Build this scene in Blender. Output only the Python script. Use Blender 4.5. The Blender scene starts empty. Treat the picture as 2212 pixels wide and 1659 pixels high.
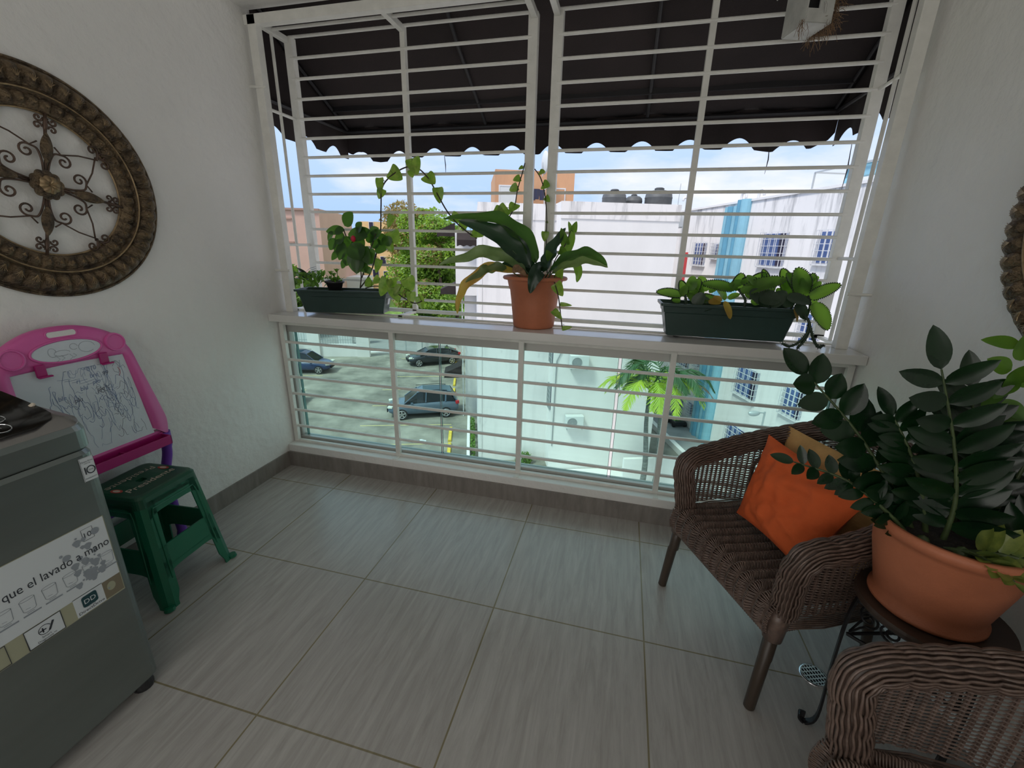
import bpy, math, random
from mathutils import Vector, Matrix, noise
R = math.radians
random.seed(7)
sc = bpy.context.scene
# ---------------------------------------------------------------- camera
CAM = Vector((2.0492, -2.1444, 1.4299)); FPX = 928.62; CX, CY = 1106.0, 829.5
cd = bpy.data.cameras.new('camera'); cam = bpy.data.objects.new('camera', cd)
sc.collection.objects.link(cam); sc.camera = cam
cd.sensor_width = 36; cd.lens = FPX / 2212 * 36; cd.clip_start = .02; cd.clip_end = 800
cam.location = CAM; cam.rotation_euler = (1.2613, -0.0225, 0.2502)
RM = cam.rotation_euler.to_matrix()
def at(x, y, ax, v):
    """world point seen at pixel x,y of the photo on the plane axis=v"""
    d = RM @ Vector(((x - CX) / FPX, -(y - CY) / FPX, -1))
    return CAM + d * ((v - CAM[ax]) / d[ax])
# outdoor street grid: u away from the balcony, v to the right, 19.5 degrees turned
AZ = R(19.5)
UD = Vector((-math.sin(AZ), math.cos(AZ), 0)); VD = Vector((math.cos(AZ), math.sin(AZ), 0))
def ow(u, v, z): return Vector((CAM.x, CAM.y, 0)) + UD * u + VD * v + Vector((0, 0, z))
def atU(x, y, u):
    d = RM @ Vector(((x - CX) / FPX, -(y - CY) / FPX, -1)); t = u / d.dot(UD)
    return t * d.dot(UD), t * d.dot(VD), CAM.z + t * d.z
# ---------------------------------------------------------------- view and light
sc.view_settings.view_transform = 'Standard'; sc.view_settings.look = 'None'
sc.view_settings.gamma = 1; sc.view_settings.use_curve_mapping = False
sc.view_settings.exposure = 0.82
sc.cycles.max_bounces = 10; sc.cycles.diffuse_bounces = 5; sc.cycles.glossy_bounces = 4
sc.cycles.transparent_max_bounces = 24; sc.cycles.sample_clamp_indirect = 6
sc.cycles.use_denoising = True
w = bpy.data.worlds.new('world'); sc.world = w; w.use_nodes = True
nt = w.node_tree; N = nt.nodes; L = nt.links; N.clear()
tc = N.new('ShaderNodeTexCoord'); mp = N.new('ShaderNodeMapping'); mp.inputs['Scale'].default_value = (1.0, 1.0, 3.2)
mp.inputs['Location'].default_value = (.35, .1, .2)
nz = N.new('ShaderNodeTexNoise'); nz.inputs['Scale'].default_value = 1.7; nz.inputs['Detail'].default_value = 7; nz.inputs['Roughness'].default_value = .55
cr = N.new('ShaderNodeValToRGB'); cr.color_ramp.elements[0].position = .46; cr.color_ramp.elements[1].position = .62
sx = N.new('ShaderNodeSeparateXYZ'); gr = N.new('ShaderNodeValToRGB')
gr.color_ramp.elements[0].position = .0; gr.color_ramp.elements[0].color = (.31, .47, .745, 1)
gr.color_ramp.elements[1].position = .45; gr.color_ramp.elements[1].color = (.56, .66, .86, 1)
mx = N.new('ShaderNodeMix'); mx.data_type = 'RGBA'; mx.inputs[7].default_value = (.74, .74, .775, 1)
bg = N.new('ShaderNodeBackground'); bg.inputs[1].default_value = 0.80; ou = N.new('ShaderNodeOutputWorld')
L.new(tc.outputs['Generated'], mp.inputs[0]); L.new(mp.outputs[0], nz.inputs[0]); 
L.new(tc.outputs['Generated'], sx.inputs[0]); L.new(sx.outputs[2], gr.inputs[0])
ma = N.new('ShaderNodeMath'); ma.operation = 'MULTIPLY_ADD'; ma.inputs[1].default_value = .33; L.new(sx.outputs[0], ma.inputs[0]); L.new(nz.outputs[0], ma.inputs[2]); L.new(ma.outputs[0], cr.inputs[0])
L.new(gr.outputs[0], mx.inputs[6]); L.new(cr.outputs[0], mx.inputs[0]); L.new(mx.outputs[2], bg.inputs[0]); L.new(bg.outputs[0], ou.inputs[0])
sd = bpy.data.lights.new('sun', 'SUN'); sd.energy = 2.0; sd.angle = R(12); sd.color = (1, .96, .9)
so = bpy.data.objects.new('sun', sd); sc.collection.objects.link(so)
so.rotation_euler = Vector((.45, .62, -1.15)).to_track_quat('-Z', 'Y').to_euler()
ad = bpy.data.lights.new('added_fill_light', 'AREA'); ad.shape = 'RECTANGLE'; ad.size = 2.2; ad.size_y = 1.9  # unseen fill light, added behind the camera to brighten the balcony interior
ad.energy = 10.5; ad.color = (1, .97, .93)
ao = bpy.data.objects.new('added_fill_light', ad); sc.collection.objects.link(ao)
ao.location = (1.6, -3.5, 1.3); ao.rotation_euler = (R(90), 0, 0)
# ---------------------------------------------------------------- helpers
def tag(o, label=None, cat=None, group=None, kind=None):
    if label: o['label'] = label
    if cat: o['category'] = cat
    if group: o['group'] = group
    if kind: o['kind'] = kind
    return o
def empty(name, loc=(0, 0, 0), rz=0, label=None, cat=None, group=None):
    o = bpy.data.objects.new(name, None); sc.collection.objects.link(o)
    o.location = loc; o.rotation_euler = (0, 0, rz); o.empty_display_size = .1
    return tag(o, label, cat, group)
def copy_tree(o, parent=None):
    c = o.copy(); sc.collection.objects.link(c); c.parent = parent
    for ch in list(o.children): copy_tree(ch, c)
    return c
class MB:
    def __init__(s): s.v = []; s.f = []
    def add(s, vs, fs):
        n = len(s.v); s.v += [tuple(p) for p in vs]; s.f += [tuple(i + n for i in f) for f in fs]; return s
    def box(s, c, d, rz=0, m=None):
        vs = []
        for x in (-.5, .5):
            for y in (-.5, .5):
                for z in (-.5, .5):
                    p = Vector((x * d[0], y * d[1], z * d[2]))
                    if rz: p = Matrix.Rotation(rz, 3, 'Z') @ p
                    if m is not None: p = m @ p
                    vs.append(p + Vector(c))
        return s.add(vs, [(0, 1, 3, 2), (4, 6, 7, 5), (0, 4, 5, 1), (2, 3, 7, 6), (0, 2, 6, 4), (1, 5, 7, 3)])
    def b2(s, lo, hi): return s.box([(a + b) / 2 for a, b in zip(lo, hi)], [abs(b - a) for a, b in zip(lo, hi)])
    def beam(s, a, b, w, h, up=(0, 0, 1)):
        a = Vector(a); b = Vector(b); d = (b - a).normalized(); up = Vector(up)
        if abs(d.dot(up)) > .97: up = Vector((0, 1, 0))
        x = d.cross(up).normalized(); y = x.cross(d)
        vs = [p + x * i * w / 2 + y * j * h / 2 for p in (a, b) for i, j in ((-1, -1), (1, -1), (1, 1), (-1, 1))]
        return s.add(vs, [(3, 2, 1, 0), (4, 5, 6, 7), (0, 1, 5, 4), (1, 2, 6, 5), (2, 3, 7, 6), (3, 0, 4, 7)])
    def tube(s, pts, r, n=6, closed=False, cap=True):
        pts = [Vector(p) for p in pts]; k = len(pts)
        if not hasattr(r, '__len__'): r = [r] * k
        up = None; vs = []
        for i, p in enumerate(pts):
            if closed: d = pts[(i + 1) % k] - pts[i - 1]
            else: d = pts[min(i + 1, k - 1)] - pts[max(i - 1, 0)]
            if d.length < 1e-9: d = Vector((0, 0, 1))
            d.normalize()
            if up is None: up = Vector((0, 0, 1)) if abs(d.z) < .9 else Vector((1, 0, 0))
            x = d.cross(up)
            if x.length < 1e-5: x = d.orthogonal()
            x.normalize(); up = x.cross(d)
            for j in range(n):
                a = 2 * math.pi * j / n; vs.append(p + (x * math.cos(a) + up * math.sin(a)) * r[i])
        fs = []
        for i in range(k if closed else k - 1):
            i2 = (i + 1) % k
            for j in range(n): fs.append((i * n + j, i2 * n + j, i2 * n + (j + 1) % n, i * n + (j + 1) % n))
        if cap and not closed: fs += [tuple(range(n)), tuple((k - 1) * n + j for j in reversed(range(n)))]
        return s.add(vs, fs)
    def lathe(s, prof, n=24, c=(0, 0, 0), cap=True):
        vs = []; c = Vector(c)
        for r, z in prof:
            for j in range(n):
                a = 2 * math.pi * j / n; vs.append(c + Vector((r * math.cos(a), r * math.sin(a), z)))
        fs = [(i * n + j, i * n + (j + 1) % n, (i + 1) * n + (j + 1) % n, (i + 1) * n + j) for i in range(len(prof) - 1) for j in range(n)]
        if cap: fs += [tuple(reversed(range(n))), tuple((len(prof) - 1) * n + j for j in range(n))]
        return s.add(vs, fs)
    def grid(s, fn, nu, nv, cu=False, cv=False):
        mu = nu if cu else nu + 1; mv = nv if cv else nv + 1
        vs = [fn(i / nu, j / nv) for i in range(mu) for j in range(mv)]
        fs = [(i * mv + j, ((i + 1) % mu) * mv + j, ((i + 1) % mu) * mv + (j + 1) % mv, i * mv + (j + 1) % mv) for i in range(nu) for j in range(nv)]
        return s.add(vs, fs)
    def prism(s, poly, z0, z1, m=None):
        n = len(poly); vs = [Vector((x, y, z0)) for x, y in poly] + [Vector((x, y, z1)) for x, y in poly]
        if m is not None: vs = [m @ p for p in vs]
        return s.add(vs, [tuple(reversed(range(n))), tuple(range(n, 2 * n))] + [(i, (i + 1) % n, n + (i + 1) % n, n + i) for i in range(n)])
    def rings(s, rs, cap=True):
        n = len(rs[0]); vs = [p for r in rs for p in r]
        fs = [(i * n + j, i * n + (j + 1) % n, (i + 1) * n + (j + 1) % n, (i + 1) * n + j) for i in range(len(rs) - 1) for j in range(n)]
        if cap: fs += [tuple(reversed(range(n))), tuple((len(rs) - 1) * n + j for j in range(n))]
        return s.add(vs, fs)
    def build(s, name, mat, parent=None, loc=(0, 0, 0), rz=0, smooth=False, bevel=0, sub=0, solid=0):
        me = bpy.data.meshes.new(name); me.from_pydata(s.v, [], s.f); me.update()
        if smooth: me.polygons.foreach_set('use_smooth', [True] * len(me.polygons))
        for mm in (mat if isinstance(mat, (list, tuple)) else [mat]): me.materials.append(mm)
        o = bpy.data.objects.new(name, me); sc.collection.objects.link(o)
        o.location = loc; o.rotation_euler = (0, 0, rz); o.parent = parent
        if solid: q = o.modifiers.new('s', 'SOLIDIFY'); q.thickness = solid; q.offset = 0
        if bevel: q = o.modifiers.new('b', 'BEVEL'); q.width = bevel; q.segments = 2; q.limit_method = 'ANGLE'
        if sub: q = o.modifiers.new('u', 'SUBSURF'); q.levels = sub; q.render_levels = sub
        return o
def rrect(hx, hy, r, n=6, cx=0, cy=0):
    out = []
    for sx_, sy_, a0 in ((1, 1, 0), (-1, 1, 90), (-1, -1, 180), (1, -1, 270)):
        for k in range(n + 1):
            a = R(a0 + 90 * k / n); out.append((cx + sx_ * (hx - r) + r * math.cos(a), cy + sy_ * (hy - r) + r * math.sin(a)))
    return out
def catmull(P, n=8):
    P = [Vector(p) for p in P]; out = []
    for i in range(len(P) - 1):
        a = P[max(i - 1, 0)]; b = P[i]; c = P[i + 1]; d = P[min(i + 2, len(P) - 1)]
        for k in range(n):
            t = k / n
            out.append(.5 * ((2 * b) + (c - a) * t + (2 * a - 5 * b + 4 * c - d) * t * t + (3 * b - a - 3 * c + d) * t ** 3))
    out.append(P[-1]); return out
def resample(pts, step):
    out = [pts[0].copy()]; acc = 0
    for a, b in zip(pts, pts[1:]):
        l = (b - a).length
        while acc + l >= step:
            t = (step - acc) / l; a = a.lerp(b, t); out.append(a.copy()); l = (b - a).length; acc = 0
        acc += l
    out.append(pts[-1].copy()); return out
# ---------------------------------------------------------------- materials
def mat(name, col, rough=.5, metal=0, var=None, bump=None, spec=.5, stretch=(1, 1, 1), coat=0, trans=None, col2=None):
    m = bpy.data.materials.new(name); m.use_nodes = True; nt = m.node_tree; N = nt.nodes; L = nt.links
    p = N['Principled BSDF']; p.inputs['Base Color'].default_value = (*col, 1); p.inputs['Roughness'].default_value = rough
    p.inputs['Metallic'].default_value = metal; p.inputs['Specular IOR Level'].default_value = spec; p.inputs['Coat Weight'].default_value = coat
    if coat: p.inputs['Coat Roughness'].default_value = .08
    tc = N.new('ShaderNodeTexCoord'); mp = N.new('ShaderNodeMapping'); mp.inputs['Scale'].default_value = stretch; L.new(tc.outputs['Object'], mp.inputs[0])
    cs = None
    if var or col2:
        sc_, am = var or (5, .2)
        n = N.new('ShaderNodeTexNoise'); n.inputs['Scale'].default_value = sc_; n.inputs['Detail'].default_value = 5; n.inputs['Roughness'].default_value = .62; L.new(mp.outputs[0], n.inputs[0])
        cr = N.new('ShaderNodeValToRGB'); cr.color_ramp.elements[0].position = .35; cr.color_ramp.elements[1].position = .66
        cr.color_ramp.elements[0].color = (*(col2 or tuple(c * (1 - am) for c in col)), 1)
        cr.color_ramp.elements[1].color = (*tuple(min(1, c * (1 + am * .5)) if not col2 else c for c in col), 1)
        L.new(n.outputs[0], cr.inputs[0]); L.new(cr.outputs[0], p.inputs['Base Color']); cs = cr.outputs[0]
    if bump:
        bs, st = bump
        n2 = N.new('ShaderNodeTexNoise'); n2.inputs['Scale'].default_value = bs; n2.inputs['Detail'].default_value = 4; L.new(mp.outputs[0], n2.inputs[0])
        b = N.new('ShaderNodeBump'); b.inputs['Strength'].default_value = st; b.inputs['Distance'].default_value = .01
        L.new(n2.outputs[0], b.inputs['Height']); L.new(b.outputs[0], p.inputs['Normal'])
    if trans:
        t = N.new('ShaderNodeBsdfTranslucent'); mxs = N.new('ShaderNodeMixShader'); mxs.inputs[0].default_value = trans[0]
        t.inputs[0].default_value = (*trans[1], 1)
        L.new(p.outputs[0], mxs.inputs[1]); L.new(t.outputs[0], mxs.inputs[2]); L.new(mxs.outputs[0], N['Material Output'].inputs[0])
    return m
M = {}
M['plaster'] = mat('painted_plaster', (.82, .81, .78), .6, bump=(17, .9), var=(1.3, .05))
M['enamel'] = mat('white_enamel', (.70, .69, .66), .22, var=(3, .05), coat=.3)
M['bar'] = mat('white_painted_steel', (.78, .77, .72), .38, var=(14, .07))
M['alu'] = mat('grey_aluminium', (.48, .47, .44), .35, metal=.15)
M['awning'] = mat('brown_canvas', (.022, .014, .013), .9, bump=(260, .25), var=(2.5, .25))
M['awnbar'] = mat('dark_steel', (.014, .012, .013), .6)
M['terra'] = mat('terracotta_plastic', (.47, .155, .075), .55, bump=(240, .12), var=(7, .14))
M['planter'] = mat('dark_green_plastic', (.022, .052, .044), .38, bump=(300, .08), var=(6, .15))
M['blackplastic'] = mat('black_plastic', (.02, .02, .022), .4)
M['soil'] = mat('soil', (.018, .013, .010), .95, bump=(60, 1), var=(30, .6))
M['wicker'] = mat('brown_wicker', (.165, .112, .090), .34, var=(40, .35))
M['leg'] = mat('dark_cane', (.058, .040, .028), .38, var=(9, .3), stretch=(1, 1, .3))
M['orange'] = mat('orange_cotton', (.80, .135, .030), .85, bump=(500, .2), var=(5, .14))
M['mustard'] = mat('mustard_suede', (.60, .36, .14), .9, bump=(120, .2), var=(6, .22))
M['iron'] = mat('black_iron', (.012, .012, .014), .45)
M['darkwood'] = mat('dark_wood_top', (.060, .038, .028), .33, var=(6, .35))
M['bronze'] = mat('antique_bronze', (.22, .155, .088), .40, metal=.5, var=(26, .2), bump=(120, .9), col2=(.055, .040, .028))
M['bronzehi'] = mat('bronze_edge', (.34, .24, .13), .4, metal=.5, var=(30, .4))
M['rust'] = mat('rusty_bronze_wire', (.11, .070, .050), .5, metal=.4, var=(25, .4))
M['steel'] = mat('brushed_grey_steel', (.25, .28, .27), .32, metal=.85, bump=(90, .05), stretch=(1, .08, 1), var=(4, .1))
M['steeltop'] = mat('grey_steel_top', (.30, .29, .28), .3, metal=.7)
M['blackglass'] = mat('black_glass', (.004, .005, .006), .08, coat=.5)
M['sticker'] = mat('white_sticker', (.62, .66, .68), .45)
M['stickertan'] = mat('tan_sticker', (.36, .36, .25), .5)
M['stickerbrown'] = mat('brown_tape', (.20, .17, .115), .5)
M['ink'] = mat('dark_ink', (.03, .035, .045), .6)
M['inkgrey'] = mat('grey_ink', (.27, .30, .33), .6)
M['inkteal'] = mat('teal_ink', (.012, .055, .065), .5)
M['greenpl'] = mat('green_plastic', (.008, .140, .072), .33, bump=(200, .05))
M['greendk'] = mat('green_seat_print', (.010, .085, .045), .35)
M['cream'] = mat('cream_print', (.62, .55, .45), .6)
M['redpr'] = mat('red_print', (.45, .07, .05), .6)
M['pink'] = mat('pink_plastic', (.70, .13, .40), .32)
M['magenta'] = mat('magenta_plastic', (.42, .012, .17), .35)
M['purple'] = mat('purple_plastic', (.17, .045, .42), .35)
M['board'] = mat('whiteboard', (.66, .71, .76), .3, var=(4, .06))
M['marker'] = mat('blue_marker', (.22, .30, .48), .6)
M['markerdk'] = mat('black_marker', (.12, .13, .18), .6)
M['markerred'] = mat('red_marker', (.5, .06, .08), .6)
M['chrome'] = mat('chrome', (.75, .77, .8), .15, metal=1)
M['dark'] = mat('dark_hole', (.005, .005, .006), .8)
M['birdwhite'] = mat('weathered_white_board', (.50, .50, .47), .7, var=(12, .18))
M['straw'] = mat('dry_straw', (.23, .14, .075), .9, var=(60, .5))
def leafm(name, c, c2, tr, t=.35, rough=.32, vs=9):
    return mat(name, c, rough, var=(vs, .3), col2=c2, trans=(t, tr), spec=.5)
M['zz'] = leafm('glossy_dark_leaf', (.007, .030, .009), (.003, .014, .006), (.02, .09, .012), .10, .27)
M['zzy'] = leafm('yellowing_leaf', (.30, .34, .07), (.035, .09, .025), (.3, .4, .05), .2, .3, 16)
M['syn'] = leafm('mid_green_leaf', (.10, .22, .030), (.050, .13, .020), (.25, .45, .04), .4)
M['big'] = leafm('broad_leaf', (.045, .115, .022), (.018, .055, .018), (.13, .33, .03), .33, .3, 5)
M['bigdk'] = leafm('dark_broad_leaf', (.020, .052, .026), (.010, .030, .018), (.04, .12, .03), .2, .3, 5)
M['pale'] = leafm('pale_leaf', (.17, .24, .10), (.07, .13, .05), (.3, .42, .12), .35, .4, 14)
M['yel'] = leafm('withered_leaf', (.50, .38, .05), (.42, .20, .06), (.6, .4, .08), .35, .5, 12)
M['poth'] = leafm('variegated_leaf', (.09, .22, .022), (.34, .46, .09), (.24, .46, .03), .34, .3, 26)
M['hib'] = leafm('hibiscus_leaf', (.050, .125, .022), (.022, .060, .018), (.15, .36, .03), .35, .35, 8)
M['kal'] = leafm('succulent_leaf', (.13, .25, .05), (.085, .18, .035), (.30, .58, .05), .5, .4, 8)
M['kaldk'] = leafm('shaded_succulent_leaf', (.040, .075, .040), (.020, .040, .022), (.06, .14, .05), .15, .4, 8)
M['suc'] = leafm('small_bright_leaf', (.12, .25, .035), (.05, .12, .025), (.25, .5, .04), .4, .4, 20)
M['stem'] = mat('dark_stem', (.045, .035, .022), .6, var=(30, .4))
M['gstem'] = mat('green_stem', (.055, .085, .028), .5, var=(30, .3))
M['rstem'] = mat('reddish_stem', (.22, .075, .035), .6)
M['bud'] = mat('red_bud', (.55, .012, .05), .5)
# outdoor
M['white1'] = mat('weathered_white_render', (.72, .70, .69), .85, var=(.5, .07), stretch=(1, 1, .4))
def stained(name, col, z0, z1, amt=.5):
    m = mat(name, col, .85); nt = m.node_tree; N = nt.nodes; L = nt.links; p = N['Principled BSDF']; tc = N.new('ShaderNodeTexCoord')
    def nz_(st, sc_, a, b):
        mp = N.new('ShaderNodeMapping'); mp.inputs['Scale'].default_value = st; n = N.new('ShaderNodeTexNoise'); n.inputs['Scale'].default_value = sc_; n.inputs['Detail'].default_value = 6; n.inputs['Roughness'].default_value = .65
        L.new(tc.outputs['Object'], mp.inputs[0]); L.new(mp.outputs[0], n.inputs[0]); r = N.new('ShaderNodeMapRange'); r.inputs[1].default_value = a; r.inputs[2].default_value = b; L.new(n.outputs[0], r.inputs[0]); return r.outputs[0]
    s1 = nz_((1, 1, .12), 2.6, .50, .72); s2 = nz_((.6, .6, .6), .8, .35, .75); s3 = nz_((1, 1, .5), 1.6, .62, .70)
    sp = N.new('ShaderNodeSeparateXYZ'); L.new(tc.outputs['Object'], sp.inputs[0]); r = N.new('ShaderNodeMapRange'); r.inputs[1].default_value = z0; r.inputs[2].default_value = z1; r.inputs[3].default_value = .18; r.inputs[4].default_value = 1; L.new(sp.outputs[2], r.inputs[0])
    def mm(op, a, b):
        q = N.new('ShaderNodeMath'); q.operation = op
        for i, v in enumerate((a, b)):
            if isinstance(v, (int, float)): q.inputs[i].default_value = v
            else: L.new(v, q.inputs[i])
        return q.outputs[0]
    f_ = mm('MULTIPLY', mm('ADD', mm('MULTIPLY', s1, r.outputs[0]), mm('MULTIPLY', s3, .25)), amt); f_ = mm('ADD', f_, mm('MULTIPLY', s2, .10))
    x = N.new('ShaderNodeMix'); x.data_type = 'RGBA'; x.inputs[6].default_value = (*col, 1); x.inputs[7].default_value = (.20, .20, .21, 1); L.new(f_, x.inputs[0]); L.new(x.outputs[2], p.inputs['Base Color']); return m
M['stainA'] = stained('rain_stained_render', (.76, .73, .72), 8.0, 11.6, .95); M['stainC'] = stained('mould_stained_render', (.76, .735, .725), 8.4, 12.0, .95)
M['white2'] = mat('stained_white_render', (.68, .675, .69), .85, var=(1.1, .16), stretch=(1, 1, .4))
M['blue1'] = mat('sky_blue_paint', (.22, .45, .56), .7, var=(.8, .15)); M['blue2'] = mat('blue_paint', (.11, .31, .44), .7, var=(.8, .15))
M['orangew'] = mat('orange_render', (.56, .31, .175), .85, var=(.6, .15), stretch=(1, 1, .3))
M['pinkw'] = mat('salmon_render', (.52, .345, .285), .85, var=(.3, .07)); M['pinkd'] = mat('salmon_ledge', (.33, .21, .17), .85)
M['yelloww'] = mat('peach_render', (.70, .47, .24), .85, var=(.3, .10))
M['concrete'] = mat('parking_concrete', (.25, .24, .205), .9, var=(.45, .5), stretch=(1, 1, 1), bump=(6, .2))
M['asphalt'] = mat('asphalt', (.26, .26, .26), .9, var=(.6, .12))
M['grass'] = mat('grass', (.13, .26, .04), .9, var=(1.5, .5))
M['ypaint'] = mat('yellow_paint', (.68, .50, .06), .7, var=(3, .25)); M['yfaint'] = mat('worn_yellow_line', (.50, .44, .22), .8, var=(2, .2))
M['wing'] = mat('window_blue_glass', (.075, .125, .29), .2); M['wink'] = mat('window_dark', (.02, .02, .05), .3)
M['wframe'] = mat('window_white_bars', (.62, .62, .63), .6)
M['tank'] = mat('grey_water_tank', (.075, .08, .085), .6, var=(3, .2))
M['acw'] = mat('air_conditioner_white', (.58, .60, .60), .5); M['acg'] = mat('air_conditioner_grille', (.25, .27, .28), .5)
M['tree'] = leafm('tree_foliage', (.24, .40, .055), (.09, .20, .03), (.35, .55, .05), .4, .5, .8)
M['tree2'] = leafm('tree_foliage_brownish', (.36, .25, .12), (.20, .20, .06), (.4, .3, .08), .35, .5, .6)
M['bush'] = leafm('bush_foliage', (.13, .25, .03), (.04, .10, .02), (.2, .36, .03), .3, .5, 1.2)
M['bark'] = mat('bark', (.12, .09, .07), .9, var=(6, .4)); M['palmbark'] = mat('palm_trunk', (.15, .16, .15), .9, var=(6, .4), stretch=(1, 1, 4))
M['palmy'] = leafm('yellow_green_frond', (.42, .55, .06), (.25, .42, .05), (.5, .62, .05), .35, .5, 2)
M['palmg'] = leafm('dark_green_frond', (.05, .14, .05), (.03, .08, .03), (.08, .2, .05), .25, .5, 2)
M['palmb'] = mat('dry_frond', (.22, .15, .11), .9)
M['glasscar'] = mat('car_window', (.012, .016, .02), .12)
M['tyre'] = mat('tyre', (.012, .012, .013), .7); M['rim'] = mat('wheel_rim', (.5, .5, .52), .3, metal=.7)
M['c_grey'] = mat('blue_grey_car_paint', (.075, .11, .155), .3, coat=.6); M['c_blue'] = mat('dark_blue_car_paint', (.012, .032, .10), .25, coat=.7)
M['c_black'] = mat('black_car_paint', (.018, .022, .03), .25, coat=.7); M['c_red'] = mat('dark_car_paint', (.05, .03, .05), .3, coat=.6)
M['headl'] = mat('headlight', (.65, .68, .6), .2); M['taill'] = mat('taillight', (.55, .02, .03), .3)
M['galv'] = mat('galvanised_steel', (.42, .45, .46), .5, metal=.4)
M['toyblue'] = mat('navy_plastic', (.03, .05, .20), .4); M['toyred'] = mat('red_plastic', (.55, .05, .05), .4); M['toygreen'] = mat('bright_green_plastic', (.15, .55, .08), .4)
# tinted glass: thin sheet, transparent with a reflective sheen
g = bpy.data.materials.new('tinted_glass'); g.use_nodes = True; nt = g.node_tree; N = nt.nodes; L = nt.links
N.remove(N['Principled BSDF']); tb = N.new('ShaderNodeBsdfTransparent'); tb.inputs[0].default_value = (.80, .958, .912, 1)
gl = N.new('ShaderNodeBsdfGlossy'); gl.inputs['Roughness'].default_value = .03; fr = N.new('ShaderNodeFresnel'); fr.inputs[0].default_value = 1.45
ms = N.new('ShaderNodeMixShader'); ge = N.new('ShaderNodeNewGeometry'); mt = N.new('ShaderNodeMath'); mt.operation = 'MULTIPLY_ADD'; mt.inputs[1].default_value = -1; mt.inputs[2].default_value = 1; mt2 = N.new('ShaderNodeMath'); mt2.operation = 'MULTIPLY'
L.new(ge.outputs['Backfacing'], mt.inputs[0]); L.new(mt.outputs[0], mt2.inputs[0]); L.new(fr.outputs[0], mt2.inputs[1]); L.new(mt2.outputs[0], ms.inputs[0]); L.new(tb.outputs[0], ms.inputs[1]); L.new(gl.outputs[0], ms.inputs[2]); L.new(ms.outputs[0], N['Material Output'].inputs[0])
M['glass'] = g
M['glassedge'] = mat('glass_edge', (.05, .16, .15), .15)
# floor tiles: 60 cm squares with grout and a wood-like grain along the depth
f = bpy.data.materials.new('wood_look_tiles'); f.use_nodes = True; nt = f.node_tree; N = nt.nodes; L = nt.links; p = N['Principled BSDF']
tc = N.new('ShaderNodeTexCoord'); mp = N.new('ShaderNodeMapping'); L.new(tc.outputs['Object'], mp.inputs[0])
mp.inputs['Location'].default_value = (-.456 + 1.2, .174 + 6 * .608, 0)
br = N.new('ShaderNodeTexBrick'); br.offset = 0; br.squash = 1; br.inputs['Scale'].default_value = 1
br.inputs['Brick Width'].default_value = .6; br.inputs['Row Height'].default_value = .608; br.inputs['Mortar Size'].default_value = .003; br.inputs['Mortar Smooth'].default_value = .15; br.inputs['Bias'].default_value = 0
br.inputs['Color1'].default_value = (.47, .45, .425, 1); br.inputs['Color2'].default_value = (.44, .42, .40, 1); br.inputs['Mortar'].default_value = (.25, .215, .13, 1)
L.new(mp.outputs[0], br.inputs['Vector'])
m2 = N.new('ShaderNodeMapping'); m2.inputs['Scale'].default_value = (13, 1.2, 1); L.new(tc.outputs['Object'], m2.inputs[0])
n1 = N.new('ShaderNodeTexNoise'); n1.inputs['Scale'].default_value = 3; n1.inputs['Detail'].default_value = 8; n1.inputs['Roughness'].default_value = .7; n1.inputs['Distortion'].default_value = .6; L.new(m2.outputs[0], n1.inputs[0])
c1 = N.new('ShaderNodeValToRGB'); c1.color_ramp.elements[0].position = .3; c1.color_ramp.elements[0].color = (.77, .755, .735, 1); c1.color_ramp.elements[1].position = .68; c1.color_ramp.elements[1].color = (1.08, 1.075, 1.07, 1)
L.new(n1.outputs[0], c1.inputs[0])
mu = N.new('ShaderNodeMix'); mu.data_type = 'RGBA'; mu.blend_type = 'MULTIPLY'; mu.inputs[0].default_value = 1; L.new(br.outputs[0], mu.inputs[6]); L.new(c1.outputs[0], mu.inputs[7]); L.new(mu.outputs[2], p.inputs['Base Color'])
p.inputs['Roughness'].default_value = .26; p.inputs['Specular IOR Level'].default_value = .6
bm = N.new('ShaderNodeBump'); bm.inputs['Strength'].default_value = .25; bm.inputs['Distance'].default_value = .004; bm.invert = True; L.new(br.outputs['Fac'], bm.inputs['Height']); L.new(bm.outputs[0], p.inputs['Normal'])
M['floor'] = f
M['skirt'] = mat('taupe_tile_skirting', (.25, .225, .205), .4, var=(8, .22), stretch=(3, 3, .6))
# ---------------------------------------------------------------- room shell
W = 3.108
def struct(name, mb, m, **k): return tag(mb.build(name, m, **k), kind='structure')
struct('floor', MB().b2((-.15, -3.7, -.2), (W + .15, .15, 0)), M['floor'])
struct('wall_left', MB().b2((-.2, -3.7, 0), (-.006, .20, 2.8)), M['plaster'], bevel=.03)
struct('wall_right', MB().b2((W + .006, -3.7, 0), (W + .2, .25, 2.8)), M['plaster'], bevel=.035)
struct('wall_back', MB().b2((-.15, -3.85, 0), (W + .15, -3.7, 2.8)), M['plaster'])
struct('ceiling', MB().b2((-.2, -3.85, 2.8), (W + .2, .15, 2.95)), M['plaster'])
fw = MB().b2((-.006, .013, 0), (W + .006, .17, .148)); fw.b2((-.2, .03, 2.575), (W + .2, .16, 2.8)); struct('wall_front', fw, M['plaster'], bevel=.004)
struct('baseboard_left', MB().b2((-.006, -3.7, 0), (.004, .0, .10)), M['skirt'])
struct('baseboard_right', MB().b2((W - .004, -3.7, 0), (W + .006, .0, .10)), M['skirt'])
struct('baseboard_front', MB().b2((0, 0, 0), (W, .013, .10)), M['skirt'])
struct('trim_1', MB().b2((-.004, 0, .967), (W + .004, .20, 1.010)), M['enamel'], bevel=.003)
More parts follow.
